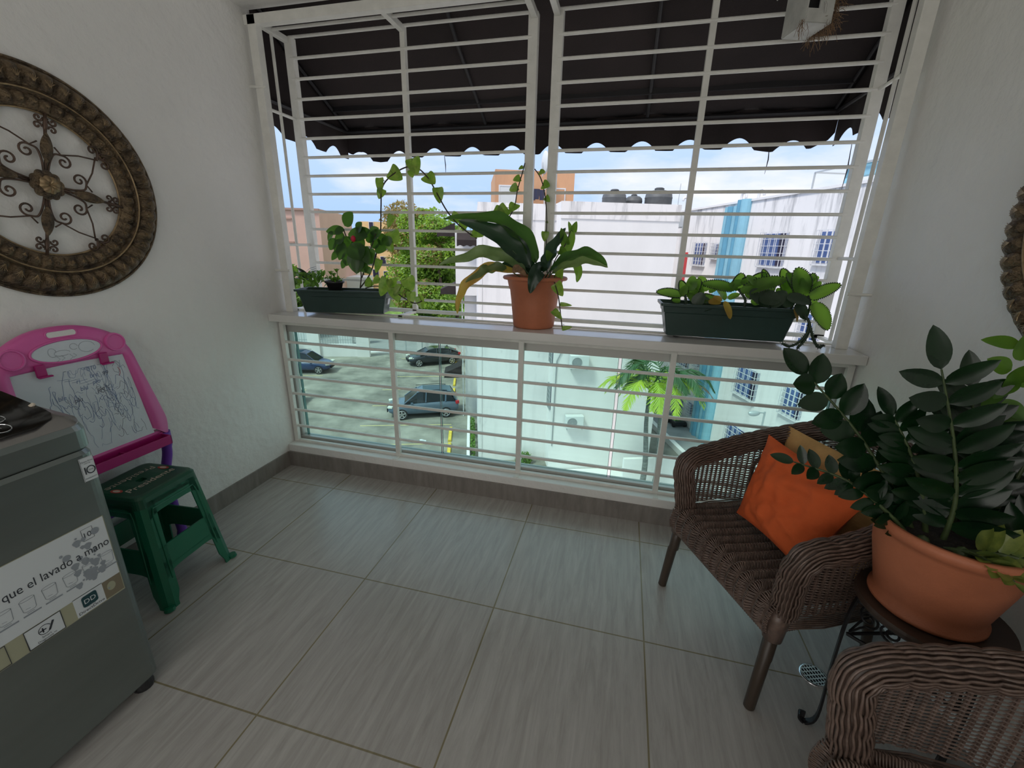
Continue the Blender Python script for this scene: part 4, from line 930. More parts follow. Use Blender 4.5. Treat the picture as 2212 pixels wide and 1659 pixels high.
# --- terracotta pot in the middle of the sill
random.seed(5)
PC2 = Vector((1.585, .190, 1.0105))
p2 = empty('potted_plant', PC2, 0, 'terracotta pot with long arching broad leaves in the middle of the white sill', 'potted plant')
MB().lathe([(.0, .0), (.106, .0), (.112, .008), (.126, .14), (.134, .200), (.139, .205), (.148, .246), (.150, .250), (.170, .254), (.174, .262), (.170, .270), (.158, .273), (.148, .262), (.140, .23)], 56, cap=False).build('pot', M['terra'], p2, smooth=True)
MB().lathe([(.0, .244), (.146, .240)], 40, cap=False).build('soil', M['soil'], p2)
def bl(pts, wd, mat_='big', up=(0, -.75, .6), wave=.02, fold=.35, tw=0, name='leaf'):
    """long leaf along a spine of points (photo x, y, depth)"""
    P = catmull([loc(px(*q), PC2) for q in pts], 7); n = len(P) - 1; mb = MB(); up = Vector(up)
    k0 = int(n * .16)
    mb.tube(P[:k0 + 2], .0032, 6)
    vs = []
    for i in range(k0, n + 1):
        t = (i - k0) / (n - k0); d = (P[min(i + 1, n)] - P[i - 1]).normalized(); x = d.cross(up).normalized(); nn = x.cross(d)
        a = tw * t; xx = x * math.cos(a) + nn * math.sin(a); n2 = nn * math.cos(a) - x * math.sin(a)
        wv = math.sin(math.pi * min(1, t ** .78)) ** .75 if 0 < t < 1 else 0.02
        for j in range(7):
            s = j / 3 - 1; wd_ = wd * 1.3; vs.append(P[i] + xx * s * wv * wd_ / 2 - n2 * fold * wd * .5 * (1 - abs(s)) * wv + n2 * wave * wd * 6 * math.sin(t * 19 + s * 3) * abs(s) ** 2 * wv)
    m_ = n - k0 + 1; mb.add(vs, [(i * 7 + j, i * 7 + j + 1, (i + 1) * 7 + j + 1, (i + 1) * 7 + j) for i in range(m_ - 1) for j in range(6)])
    return mb.build(name, M[mat_], p2, smooth=True)
bl([(1162, 602, .19), (1150, 540, .17), (1110, 488, .13), (1040, 466, .10), (957, 473, .08)], .098, 'big', (0, -.5, .8))
bl([(1155, 602, .17), (1135, 560, .14), (1105, 525, .10), (1060, 497, .07), (990, 476, .05)], .085, 'bigdk', (.1, -.9, .4))
bl([(1150, 603, .16), (1120, 570, .12), (1070, 545, .09), (1010, 552, .07), (948, 572, .06)], .062, 'pale', (0, -.8, .5), .05)
bl([(1150, 604, .14), (1105, 583, .10), (1050, 580, .07), (1012, 610, .05), (992, 640, .04), (988, 678, .035)], .050, 'yel', (0, -.8, .5), .04)
bl([(1130, 602, .13), (1090, 580, .09), (1060, 578, .07), (1035, 590, .05), (1005, 610, .045)], .045, 'pale', (0, -.8, .5), .04)
bl([(1168, 602, .19), (1180, 565, .20), (1195, 530, .22), (1222, 492, .25)], .070, 'bigdk', (-.5, -.8, .3))
bl([(1175, 604, .17), (1200, 570, .14), (1240, 548, .10), (1280, 548, .07), (1312, 574, .05)], .066, 'big', (0, -.6, .8))
bl([(1180, 604, .19), (1205, 580, .18), (1245, 562, .16), (1285, 562, .14), (1313, 578, .13)], .055, 'pale', (0, -.8, .6), .03)
bl([(1162, 596, .13), (1172, 580, .05), (1162, 587, .0), (1152, 607, -.012), (1145, 634, -.006)], .060, 'bigdk', (.2, -1, 0))
bl([(1160, 602, .18), (1130, 578, .19), (1105, 568, .20), (1080, 575, .20)], .052, 'bigdk', (0, -.8, .6))
bl([(1165, 600, .20), (1140, 565, .22), (1120, 540, .24), (1100, 525, .26)], .06, 'bigdk', (0, -.9, .4))
bl([(1195, 604, .2), (1215, 560, .24), (1235, 515, .27), (1228, 478, .28)], .034, 'syn', (0, -1, .2), .02)
bl([(1220, 565, .25), (1243, 570, .24), (1250, 590, .23), (1246, 610, .23)], .034, 'syn', (0, -1, .2), .02)
mb = MB(); leaf(mb, loc(px(1122, 572, .10), PC2), loc(px(1108, 590, .08), PC2), .04, (0, -1, 0), .1, .3); leaf(mb, loc(px(1118, 576, .09), PC2), loc(px(1138, 596, .08), PC2), .03, (0, -1, 0), .1, .3); mb.build('withered_leaf', M['straw'], p2, smooth=True)
def pothos(parent, C, vpts, leaves, name='vine', mat_='poth', r=.0032):
    b = MB(); P = catmull([loc(px(*q), C) for q in vpts], 7); b.tube(P, r, 6); v = b.build(name, M['stem'], parent, smooth=True)
    a = MB()
    for (x0, y0, x1, y1, Y, wr) in leaves:
        p0, p1 = loc(px(x0, y0, Y), C), loc(px(x1, y1, Y - .01 + rnd(.02)), C); l = (p1 - p0).length
        q = min(P, key=lambda s: (s - p0).length)
        b2_ = MB(); a.tube([q, (q + p0) / 2 + Vector((0, 0, .004)), p0], .0016, 4); leaf(a, p0, p1, l * wr, (rnd(.3), -1, .25 + rnd(.2)), .06, .2, 'heart')
    a.build(name + '_leaves', M[mat_], v, smooth=True); return v
pothos(p2, PC2, [(1060, 500, .30), (1090, 480, .31), (1110, 450, .33), (1118, 410, .34), (1128, 375, .35), (1134, 352, .35)],
       [(1066, 455, 1092, 468, .30, 1.0), (1095, 448, 1072, 475, .30, .9), (1114, 440, 1102, 458, .33, 1.1), (1118, 402, 1100, 412, .34, .9), (1124, 384, 1108, 390, .35, 1.0), (1130, 360, 1120, 366, .35, .8)], 'vine')
pothos(p2, PC2, [(1182, 590, .34), (1180, 520, .345), (1181, 470, .35), (1177, 420, .35), (1168, 385, .35), (1155, 365, .35)],
       [(1165, 372, 1178, 372, .35, .9), (1172, 398, 1188, 402, .35, 1.0), (1178, 425, 1188, 436, .35, .9), (1180, 478, 1184, 482, .35, .9), (1178, 500, 1176, 522, .33, .8)], 'vine')
pothos(p2, PC2, [(1196, 604, .10), (1206, 640, .06), (1211, 680, .055), (1214, 705, .05)],
       [(1210, 657, 1236, 660, .06, .35), (1195, 670, 1214, 690, .05, .55), (1214, 710, 1236, 706, .05, .45), (1200, 612, 1216, 640, .08, .8), (1206, 600, 1216, 580, .12, .8)], 'vine')
pothos(p2, PC2, [(1185, 600, .22), (1200, 560, .23), (1220, 530, .25), (1232, 500, .26)],
       [(1222, 530, 1212, 492, .25, .5), (1190, 560, 1180, 540, .2, .8), (1238, 500, 1246, 478, .26, .7), (1208, 540, 1226, 545, .24, .8), (1215, 520, 1205, 505, .25, .9)], 'vine', 'syn')
# --- planter boxes
def planter(C, rz, L0, L1, d0, d1, h, label):
    t = empty('planter_box', C, rz, label, 'planter')
    def rg(l, d, z): return [(x, y, z) for x, y in rrect(l / 2, d / 2, .012, 3)]
    k = lambda f: (L0 + (L1 - L0) * f, d0 + (d1 - d0) * f)
    MB().rings([rg(*k(0), 0), rg(*k(.70), h * .70), rg(k(.70)[0] + .008, k(.70)[1] + .008, h * .72), rg(k(.9)[0] + .008, k(.9)[1] + .008, h * .90), rg(k(1)[0] + .024, k(1)[1] + .024, h * .91), rg(k(1)[0] + .026, k(1)[1] + .026, h), rg(k(1)[0] + .006, k(1)[1] + .006, h), rg(k(.9)[0] - .008, k(.9)[1] - .008, h * .82)], cap=True).build('box', M['planter'], t, bevel=.0015)
    MB().rings([rg(k(.9)[0] - .012, k(.9)[1] - .012, h * .80), rg(k(.9)[0] - .012, k(.9)[1] - .012, h * .86)]).build('soil', M['soil'], t)
    return t
C1 = Vector((.415, .190, 1.0250)); pl1 = planter(C1, R(13), .475, .535, .125, .155, .135, 'dark green planter box at the left end of the sill')
MB().add([(.2575, -.025, .052), (.2575, .012, .052), (.2655, .012, .088), (.2655, -.025, .088)], [(0, 1, 2, 3)]).build('price_sticker', M['sticker'], pl1)
C1m = Matrix.Rotation(R(-13), 3, 'Z')
def L1_(p): return C1m @ (Vector(p) - C1)
def clump(parent, tf, items, mat_, name, shape='ellipse', up=(0, -.6, .8), serr=0, stem=True, fold=.22, bend=.08, wk=1.0):
    a, b = MB(), MB()
    for (x0, y0, x1, y1, Y, wd) in items:
        p0, p1 = px(x0, y0, Y), px(x1, y1, Y + rnd(.02)); wd *= wk; leaf(a, tf(p0), tf(p1), wd, Vector(up) + Vector((rnd(.25), rnd(.2), 0)), bend, fold, shape, serr)
    return a.build(name, M[mat_], parent, smooth=True)
random.seed(9)
it = []
for k in range(46):
    x = random.uniform(648, 705); y = random.uniform(596, 622); a = random.uniform(-2.6, -.5); l = random.uniform(11, 19); it.append((x, y, x + l * math.cos(a), y + l * math.sin(a) * .9, .16 + rnd(.04), .022 + rnd(.006)))
it += [(672, 604, 668, 584, .17, .03), (680, 600, 698, 582, .17, .034), (684, 606, 694, 590, .16, .026)]
clump(pl1, L1_, it, 'suc', 'ground_cover')
it = []
for k in range(12): it.append((662 + rnd(3), 606 - k * 1.6, 640 + 24 * (k % 2) * 2 + rnd(4) - (0 if k % 2 else 0), 600 - k * 2.2, .14, .011))
clump(pl1, L1_, it, 'zz', 'jade_leaves')
bp = empty('small_pot', px(724, 622, .17) + Vector((0, .0, -.012)), 0, 'small black pot of tiny succulents standing inside the left planter box', 'pot')
MB().lathe([(.0, 0), (.036, 0), (.048, .040), (.056, .042), (.058, .052), (.053, .056), (.046, .05)], 28, cap=False).build('pot', M['blackplastic'], bp, smooth=True)
MB().lathe([(0, .048), (.048, .046)], 20, cap=False).build('soil', M['soil'], bp)
a = MB()
for k in range(90):
    q = Vector((rnd(.048), rnd(.045), .048 + random.uniform(0, .022))); d = Vector((rnd(1), rnd(1), random.uniform(.1, 1))).normalized(); leaf(a, q, q + d * random.uniform(.012, .022), .011, (0, 0, 1), .1, .2, 'ellipse', nu=4)
for sx_, h in ((.022, .065), (-.02, .05), (0, .04)):
    a.tube([(sx_, 0, .05), (sx_ + .003, 0, .05 + h)], .002, 5)
    for k in range(6): d = Vector((math.cos(k), math.sin(k), .5)); leaf(a, Vector((sx_, 0, .05 + h - (k % 2) * .012)), Vector((sx_, 0, .05 + h)) + d * .022, .014, (0, 0, 1), .1, .2)
a.build('succulents', M['suc'], bp, smooth=True)
# hibiscus with one red bud
b = MB()
for pts in ([(778, 622, .17), (780, 590, .17), (770, 545, .165), (752, 520, .16), (742, 495, .16)], [(782, 600, .17), (790, 570, .175), (800, 540, .18), (812, 505, .18)], [(770, 545, .165), (755, 535, .15), (735, 550, .14)]):
    b.tube([L1_(p) for p in catmull([px(*q) for q in pts], 5)], .0035, 6)
hs = b.build('hibiscus_stem', M['stem'], pl1, smooth=True)
hib = [(744, 488, 762, 458, .16, .055), (742, 498, 722, 500, .15, .036), (745, 497, 704, 500, .16, .04), (745, 510, 722, 520, .14, .055), (752, 505, 795, 512, .17, .06), (770, 510, 800, 498, .18, .05),
       (742, 520, 722, 545, .14, .05), (745, 525, 732, 562, .13, .055), (760, 525, 780, 562, .12, .075), (765, 540, 768, 590, .13, .06), (775, 550, 770, 592, .13, .05), (790, 520, 812, 505, .18, .045),
       (792, 540, 808, 556, .16, .045), (800, 530, 822, 520, .18, .05), (780, 530, 798, 572, .14, .045), (735, 540, 716, 562, .15, .03), (800, 515, 825, 500, .19, .045), (760, 515, 740, 540, .15, .06), (785, 545, 800, 545, .15, .05), (775, 505, 790, 492, .17, .04),
       (748, 560, 738, 580, .14, .03), (765, 515, 785, 540, .16, .06), (795, 555, 778, 580, .15, .04), (790, 575, 800, 592, .16, .03),
       (815, 520, 838, 515, .19, .05), (810, 535, 835, 540, .18, .05), (800, 505, 818, 492, .18, .04), (830, 510, 842, 532, .2, .045), (725, 515, 712, 540, .15, .04), (752, 545, 748, 575, .13, .045), (720, 500, 708, 520, .15, .03), (770, 500, 782, 480, .17, .04), (788, 545, 805, 570, .15, .05), (778, 560, 790, 590, .14, .05)]
clump(pl1, L1_, hib, 'hib', 'hibiscus_leaves', up=(0, -.9, .4), wk=1.45)
q = L1_(px(763, 516, .12)); MB().lathe([(.0, -.018), (.010, -.012), (.014, 0), (.011, .012), (.0, .020)], 14, q, cap=False).build('red_bud', M['bud'], pl1, smooth=True)
def pothos2(parent, tf, vpts, leaves, name, r=.0034):
    P = [tf(p) for p in catmull([px(*q) for q in vpts], 7)]; b = MB(); b.tube(P, r, 6); v = b.build(name, M['stem'], parent, smooth=True); a = MB()
    for (x0, y0, x1, y1, Y, wr) in leaves:
        w0, w1 = px(x0, y0, Y), px(x1, y1, Y - .005 + rnd(.02)); p0, p1 = tf(w0), tf(w1); q = min(P, key=lambda s: (s - p0).length)
        a.tube([q, (q + p0) / 2 + Vector((0, 0, .004)), p0], .0016, 4); leaf(a, p0, p1, (p1 - p0).length * wr, (rnd(.25), -1, .25 + rnd(.2)), .06, .2, 'heart')
    a.build(name + '_leaves', M['poth'], v, smooth=True)
pothos2(pl1, L1_, [(778, 622, .18), (800, 590, .19), (815, 540, .22), (822, 500, .26), (823, 450, .30), (826, 405, .33), (845, 380, .35), (875, 362, .36), (900, 362, .36), (925, 385, .36), (945, 420, .35), (965, 455, .33), (985, 480, .31), (1008, 500, .30), (1030, 515, .29)],
        [(820, 384, 822, 420, .33, .55), (826, 408, 818, 430, .32, .9), (842, 368, 870, 388, .35, .95), (890, 342, 902, 378, .36, .9), (888, 366, 892, 384, .36, .9), (920, 378, 940, 398, .36, 1.0), (945, 405, 950, 440, .35, .75), (848, 464, 838, 492, .30, .6), (845, 500, 858, 528, .24, 1.05), (838, 522, 848, 545, .22, .9), (975, 465, 1000, 480, .32, .8), (995, 490, 1015, 478, .31, .8), (820, 560, 812, 590, .20, .5), (1020, 500, 1045, 510, .30, .7)], 'arching_vine', .0040)
pothos2(pl1, L1_, [(790, 622, .17), (815, 618, .13), (845, 625, .10), (870, 642, .08), (895, 655, .075), (912, 650, .08)],
        [(803, 606, 788, 618, .15, .8), (820, 600, 806, 612, .14, 1.0), (838, 602, 822, 640, .11, .75), (850, 620, 862, 652, .09, .9), (878, 600, 892, 628, .09, 1.0), (888, 630, 888, 660, .08, .7), (905, 640, 912, 668, .08, .75), (866, 618, 850, 640, .09, .7), (845, 602, 850, 628, .12, .9)], 'trailing_vine')
def teeth(parent, tf, items, wk):
    b = MB()
    for (x0, y0, x1, y1, Y, wd) in items:
        p0, p1 = tf(px(x0, y0, Y)), tf(px(x1, y1, Y)); d = (p1 - p0); l = d.length; d.normalize(); x = d.cross(Vector((0, -.8, .6))).normalized(); nn = x.cross(d).normalized(); wd = wd * wk
        for k in range(17):
            t = .12 + .87 * k / 16; wv = math.sin(math.pi * t ** .8) ** .5 if t < 1 else 0
            for s in (1, -1):
                c = p0 + d * l * t + x * s * wv * wd / 2 + nn * .08 * l * math.sin(math.pi * t); b.tube([c - x * s * .002, c + x * s * .0035], [.0036, .0022], 4)
    tag(b.build('plantlets', M['kaldk'], parent), kind='stuff')
# right planter with scalloped-edge succulents
C3 = Vector((2.545, .185, 1.0250)); pl3 = planter(C3, R(2), .535, .60, .130, .165, .160, 'dark green planter box of toothed succulent leaves at the right end of the sill')
C3m = Matrix.Rotation(R(-2), 3, 'Z')
def L3_(p): return C3m @ (Vector(p) - C3)
kal = [(1474, 638, 1418, 630, .15, .045), (1480, 640, 1470, 606, .16, .04), (1490, 640, 1512, 603, .17, .045), (1500, 645, 1555, 650, .14, .05), (1470, 650, 1450, 648, .15, .035), (1588, 625, 1516, 612, .15, .05), (1590, 628, 1603, 590, .17, .05),
       (1600, 630, 1700, 602, .12, .062), (1620, 620, 1655, 590, .16, .05), (1660, 625, 1648, 582, .18, .035), (1700, 625, 1690, 580, .17, .05), (1735, 640, 1722, 578, .13, .085), (1740, 640, 1758, 590, .17, .045), (1745, 645, 1816, 614, .12, .05),
       (1755, 655, 1790, 712, .10, .070), (1725, 628, 1700, 590, .16, .05), (1710, 645, 1685, 600, .15, .055), (1610, 640, 1650, 620, .13, .05), (1640, 650, 1672, 610, .14, .05), (1600, 610, 1640, 606, .15, .04), (1500, 652, 1530, 668, .13, .04)]
clump(pl3, L3_, kal, 'kal', 'succulent_leaves', 'wide', serr=.10, up=(0, -.8, .6), fold=.3, wk=1.12)
teeth(pl3, L3_, kal, 1.12)
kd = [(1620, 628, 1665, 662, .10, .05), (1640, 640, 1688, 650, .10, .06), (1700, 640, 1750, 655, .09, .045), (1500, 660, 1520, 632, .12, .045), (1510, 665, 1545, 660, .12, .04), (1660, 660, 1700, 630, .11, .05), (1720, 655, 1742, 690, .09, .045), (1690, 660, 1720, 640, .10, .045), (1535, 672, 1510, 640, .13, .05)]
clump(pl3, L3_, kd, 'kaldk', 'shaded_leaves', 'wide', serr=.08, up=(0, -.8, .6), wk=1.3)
clump(pl3, L3_, [(1565, 650, 1578, 690, .08, .035), (1560, 650, 1540, 640, .10, .03), (1715, 665, 1722, 696, .08, .03), (1530, 650, 1558, 655, .12, .05)], 'yel', 'withered_leaves', 'wide')
it = []
for k in range(46):
    x = random.uniform(1465, 1770); y = random.uniform(612, 662); a = random.uniform(-2.9, -.2); l = random.uniform(22, 42)
    if x > 1560 or x < 1540: it.append((x, y, x + l * math.cos(a), y + l * math.sin(a) * .8, .17 + rnd(.05), random.uniform(.035, .055)))
clump(pl3, L3_, it, 'kal', 'back_leaves', 'wide', serr=.08, up=(0, -.7, .7))
sb_ = []
for pts in ([(1480, 672, .15), (1482, 650, .15), (1478, 635, .15)], [(1600, 680, .14), (1610, 650, .14), (1595, 625, .15)], [(1650, 685, .14), (1665, 655, .14), (1655, 625, .15)], [(1700, 685, .14), (1715, 655, .13), (1735, 640, .13)], [(1740, 690, .14), (1750, 660, .12), (1745, 640, .12)],
            [(1728, 675, .10), (1745, 690, .07), (1752, 715, .06), (1758, 735, .06), (1768, 750, .055), (1778, 746, .055)], [(1748, 700, .07), (1742, 722, .06), (1725, 740, .055), (1705, 748, .05), (1690, 742, .05)], [(1750, 710, .065), (1738, 735, .06), (1722, 752, .055)]):
    b = MB(); P = catmull([px(*q) for q in pts], 6); b.tube([L3_(p) for p in P], .0058, 7)
    for p in P:
        for k in range(3): e = Vector((rnd(1), rnd(1), rnd(1))).normalized(); b.tube([L3_(p), L3_(p + e * .012)], [.0022, .0010], 4)
    b.build('knobbly_stem', M['kaldk'], pl3, smooth=True)
# ================================================================ outdoors
G = -8.4; YAW = AZ   # local X = v (right), local Y = u (away)
def oroot(name, v, u, z, label=None, cat=None, group=None, rz=0): return empty(name, ow(u, v, z), YAW + rz, label, cat, group)
def oobj(mb, name, m, v, u, z, label, cat, group=None, rz=0, **k): return tag(mb.build(name, M[m], None, ow(u, v, z), YAW + rz, **k), label, cat, group)
def ostruct(mb, name, m, v, u, z): return tag(mb.build(name, M[m], None, ow(u, v, z), YAW), kind='structure')
ostruct(MB().b2((-60, 2, -.1), (40, 40.5, 0)), 'ground', 'concrete', 0, 0, G)
ostruct(MB().b2((-160, 40.5, -.14), (120, 52, -.04)), 'road', 'asphalt', 0, 0, G)
ostruct(MB().b2((-260, 52, -.12), (160, 320, -.02)), 'grass_field', 'grass', 0, 0, G)
ostruct(MB().b2((-40, 40.2, 0), (30, 40.6, .12)), 'trim_2', 'white1', 0, 0, G)
# white building straight ahead
A = oroot('apartment_building', 3.9, 18.6, G, 'white windowless apartment block straight across, with a weathered parapet', 'building')
hA = 11.5
MB().b2((-3.62, 0, 0), (-.2, 9, hA)).build('wall', M['stainA'], A)
MB().b2((-.42, -1.0, 0), (4.35, 9, hA + .04)).build('wall', M['white1'], A)
p_ = MB(); p_.b2((-3.64, -.03, hA - .62), (-.35, .0, hA)); p_.b2((-.44, -1.03, hA - .58), (4.37, -.99, hA + .04)); p_.build('parapet', M['stainA'], A)
MB().b2((-3.50, -.03, 0), (-3.46, .01, hA - .7)).build('downpipe', M['white1'], A)
MB().tube([(-.30, -1.02, 1.2), (-.28, -1.03, 5.2), (-.10, -1.03, 5.6), (-.08, -1.03, 6.8)], .02, 6).build('cable_run', M['acg'], A)
for z0, z1 in ((2.9, 4.0), (5.0, 6.2)):
    w_ = MB(); 
    for k in range(6): w_.box((-.47, -.88 + .14 * k, (z0 + z1) / 2), (.03, .012, z1 - z0))
    for k in range(6): w_.box((-.47, -.53, z0 + (z1 - z0) * k / 5), (.03, .75, .014))
    wi = w_.build('window_bars', M['galv'], A); MB().b2((-.43, -.9, z0), (-.41, -.15, z1)).build('pane', M['wink'], wi)
# side bays of the same block with brown awnings, seen past its left edge
Bc = oroot('building_wing', -.85, 24.2, G, 'white balcony wing behind the windowless block, with brown awnings', 'building')
MB().b2((.0, 0, 7.2), (1.9, 3, 10.6)).build('upper_bay', M['white1'], Bc); MB().b2((.45, .6, 0), (2.1, 3, 7.3)).build('lower_wall', M['white1'], Bc)
def small_awning(parent, x0, x1, y0, z, side=0):
    c = MB()
    if not side: c.grid(lambda u, v: Vector((x0 + (x1 - x0) * u, y0 - .45 * v, z - .36 * v)), 4, 3); c.grid(lambda u, v: Vector((x0 + (x1 - x0) * u, y0 - .45, z - .36 - (.28 + .03 * math.cos(u * 25)) * v)), 24, 2)
    else: c.grid(lambda u, v: Vector((x0 - .95 * v, y0 + 1.2 * u, z - .42 * v)), 4, 3); c.grid(lambda u, v: Vector((x0 - .95, y0 + 1.2 * u, z - .42 - (.26 + .03 * math.cos(u * 25)) * v)), 24, 2); c.add([(x0, y0, z), (x0 - .95, y0, z - .42), (x0 - .95, y0, z - .68), (x0, y0, z - .68)], [(0, 1, 2, 3)])
    c.build('small_awning', M['awning'], parent, solid=.02)
small_awning(Bc, .10, 1.5, 0, 10.45); small_awning(Bc, .0, 0, .2, 10.95, 1); small_awning(Bc, .1, 0, .3, 7.9, 1); small_awning(Bc, .30, 0, -1.5, 3.6, 1)
lt = MB()
for k in range(4): lt.beam((.32, .2 + .25 * k, 0), (.32, .2 + .25 * k, 7.2), .04, .04)
for k in range(18): lt.beam((.32, .1, .4 * k), (.32, 1.1, .4 * k), .03, .03)
lt.build('lattice', M['wframe'], Bc)
# air conditioners
def aircon(v, u, z, rz, label, s=1.0):
    t = oroot('air_conditioner', v, u, z, label, 'air conditioner', 'outdoor air conditioner units on the white block', rz)
    MB().box((0, 0, .32 * s), (.80 * s, .30 * s, .58 * s)).build('case', M['acw'], t, bevel=.015)
    f_ = MB(); f_.tube([(-.12 * s + .21 * s * math.cos(a), -.155 * s, .32 * s + .21 * s * math.sin(a)) for a in [k * math.pi / 12 for k in range(24)]], .012, 5, closed=True)
    for r in (.06, .11, .16): f_.tube([(-.12 * s + r * s * math.cos(a), -.155 * s, .32 * s + r * s * math.sin(a)) for a in [k * math.pi / 10 for k in range(20)]], .007, 4, closed=True)
    f_.build('fan_grille', M['acg'], t); f_ = MB()
    f_.add([(-.12 * s + .20 * s * math.cos(a), -.152 * s, .32 * s + .20 * s * math.sin(a)) for a in [k * math.pi / 12 for k in range(24)]], [tuple(range(24))]); f_.build('fan_opening', M['acg'], t)
    b = MB(); b.beam((-.34 * s, .2 * s, .0), (-.34 * s, -.2 * s, .0), .03, .03); b.beam((.34 * s, .2 * s, .0), (.34 * s, -.2 * s, .0), .03, .03); b.build('bracket', M['galv'], t)
aircon(4.52, 17.40, -6.25, 0, 'white air conditioner unit low on the wall of the white block, seen through the glass', 1.0)
aircon(4.55, 17.40, -3.50, 0, 'white air conditioner unit just under the sill line on the white block')
aircon(8.25, 18.0, 2.32, 0, 'air conditioner unit on the far corner of the white block, beside the gap', .8)
# roof of the block: tanks, dish, antenna, orange penthouse
def tank(v, u, z, r, h, label, horiz=0):
    t = oroot('water_tank', v, u, z, label, 'water tank', 'grey water tanks on the roof of the white block')
    MB().lathe([(r * .92, 0), (r, .08), (r, h * .5), (r * 1.03, h * .53), (r, h * .56), (r * .96, h * .74), (r * .72, h * .9), (r * .34, h * .97), (r * .34, h * 1.06), (r * .25, h * 1.1), (0, h * 1.1)], 28, cap=False).build('tank_body', M['tank'], t, smooth=True)
    MB().lathe([(r * .36, h * 1.0), (r * .36, h * 1.05)], 20).build('lid', M['tank'], t)
tank(6.05, 19.3, 3.145, .50, .62, 'grey banded water tank on the roof, leftmost of the three tanks')
tank(7.02, 19.6, 3.145, .36, .50, 'low grey water tank on the roof, middle of the three tanks')
tank(7.95, 19.2, 3.145, .56, .72, 'tall grey domed water tank on the roof, rightmost of the three tanks')
oobj(MB().tube([(0, 0, 0), (.02, 0, 1.0)], .012, 5), 'antenna_pole', 'galv', 8.75, 19.0, 3.1, 'thin antenna pole standing beside the tallest water tank on the roof', 'antenna')
oobj(MB().tube(catmull([(0, 0, 0), (0, 0, .28), (-.08, 0, .40), (-.2, 0, .38), (-.22, 0, .28)], 4), .045, 8), 'vent_pipe', 'wframe', 8.95, 18.5, 3.1, 'white gooseneck vent pipe on the right end of the white block roof', 'vent pipe', smooth=True)
O_ = oroot('penthouse', 3.6, 34.0, 2.4, 'orange rendered top floor behind the roof of the white block', 'building')
_, vL, zT = atU(1070, 367, 34); _, vR, _ = atU(1242, 375, 34); hO = zT - 2.4 + .05
MB().b2((vL - 3.6, 0, G - 2.4), (vR - 3.6, 7, hO)).build('wall', M['orangew'], O_)
def hole(parent, x0, x1, z0, z1, m='pinkw', fr_=.09, y=-.02):
    f_ = MB(); f_.b2((x0 - fr_, y - .02, z1), (x1 + fr_, y + .03, z1 + fr_)); f_.b2((x0 - fr_, y - .02, z0), (x0, y + .03, z1)); f_.b2((x1, y - .02, z0), (x1 + fr_, y + .03, z1))
    o = f_.build('opening_frame', M['wframe'], parent); MB().b2((x0, y, z0), (x1, y + .02, z1)).build('opening', M[m], o); return o
_, a0, b0 = atU(1080, 402, 34); _, a1, b1 = atU(1112, 437, 34); hole(O_, a0 - 3.6, a1 - 3.6, 0, b0 - 2.4, 'acw')
_, a0, b0 = atU(1178, 408, 34); _, a1, b1 = atU(1218, 437, 34); hole(O_, a0 - 3.6, a1 - 3.6, 0, b0 - 2.4, 'orangew')
for k, (x_, z_) in enumerate(((1152, 410), (1160, 408), (1171, 410))):
    _, a0, b0 = atU(x_, z_, 33.6); oobj(MB().grid(lambda u, v: Vector((.45 * (u - .5) * (1 - .3 * v), .02 * math.sin(u * 9), -.7 * v)), 5, 4), 'garment', 'wink', a0, 33.6, b0, ('dark garment on the clothesline before the orange top floor, leftmost', 'dark garment on the clothesline before the orange top floor, middle', 'dark garment on the clothesline before the orange top floor, rightmost')[k], 'garment', 'washing on the clothesline', solid=.02)
_, a0, b0 = atU(1172, 378, 33)
ds = oroot('satellite_dish', a0, 33, b0 - .1, 'white satellite dish on a mast above the orange top floor', 'satellite dish', None, R(-72))
MB().grid(lambda u, v: Vector((.55 * v * math.cos(2 * math.pi * u), .16 * v * v, .9 + .75 * v * math.sin(2 * math.pi * u))), 28, 6, cu=True).build('dish', M['acw'], ds, smooth=True, solid=.02)
MB().tube([(0, 0, 0), (0, 0, .9)], .035, 6).build('mast', M['galv'], ds); MB().tube([(0, .0, .4), (0, .5, .85)], .02, 5).build('feed_arm', M['galv'], ds)
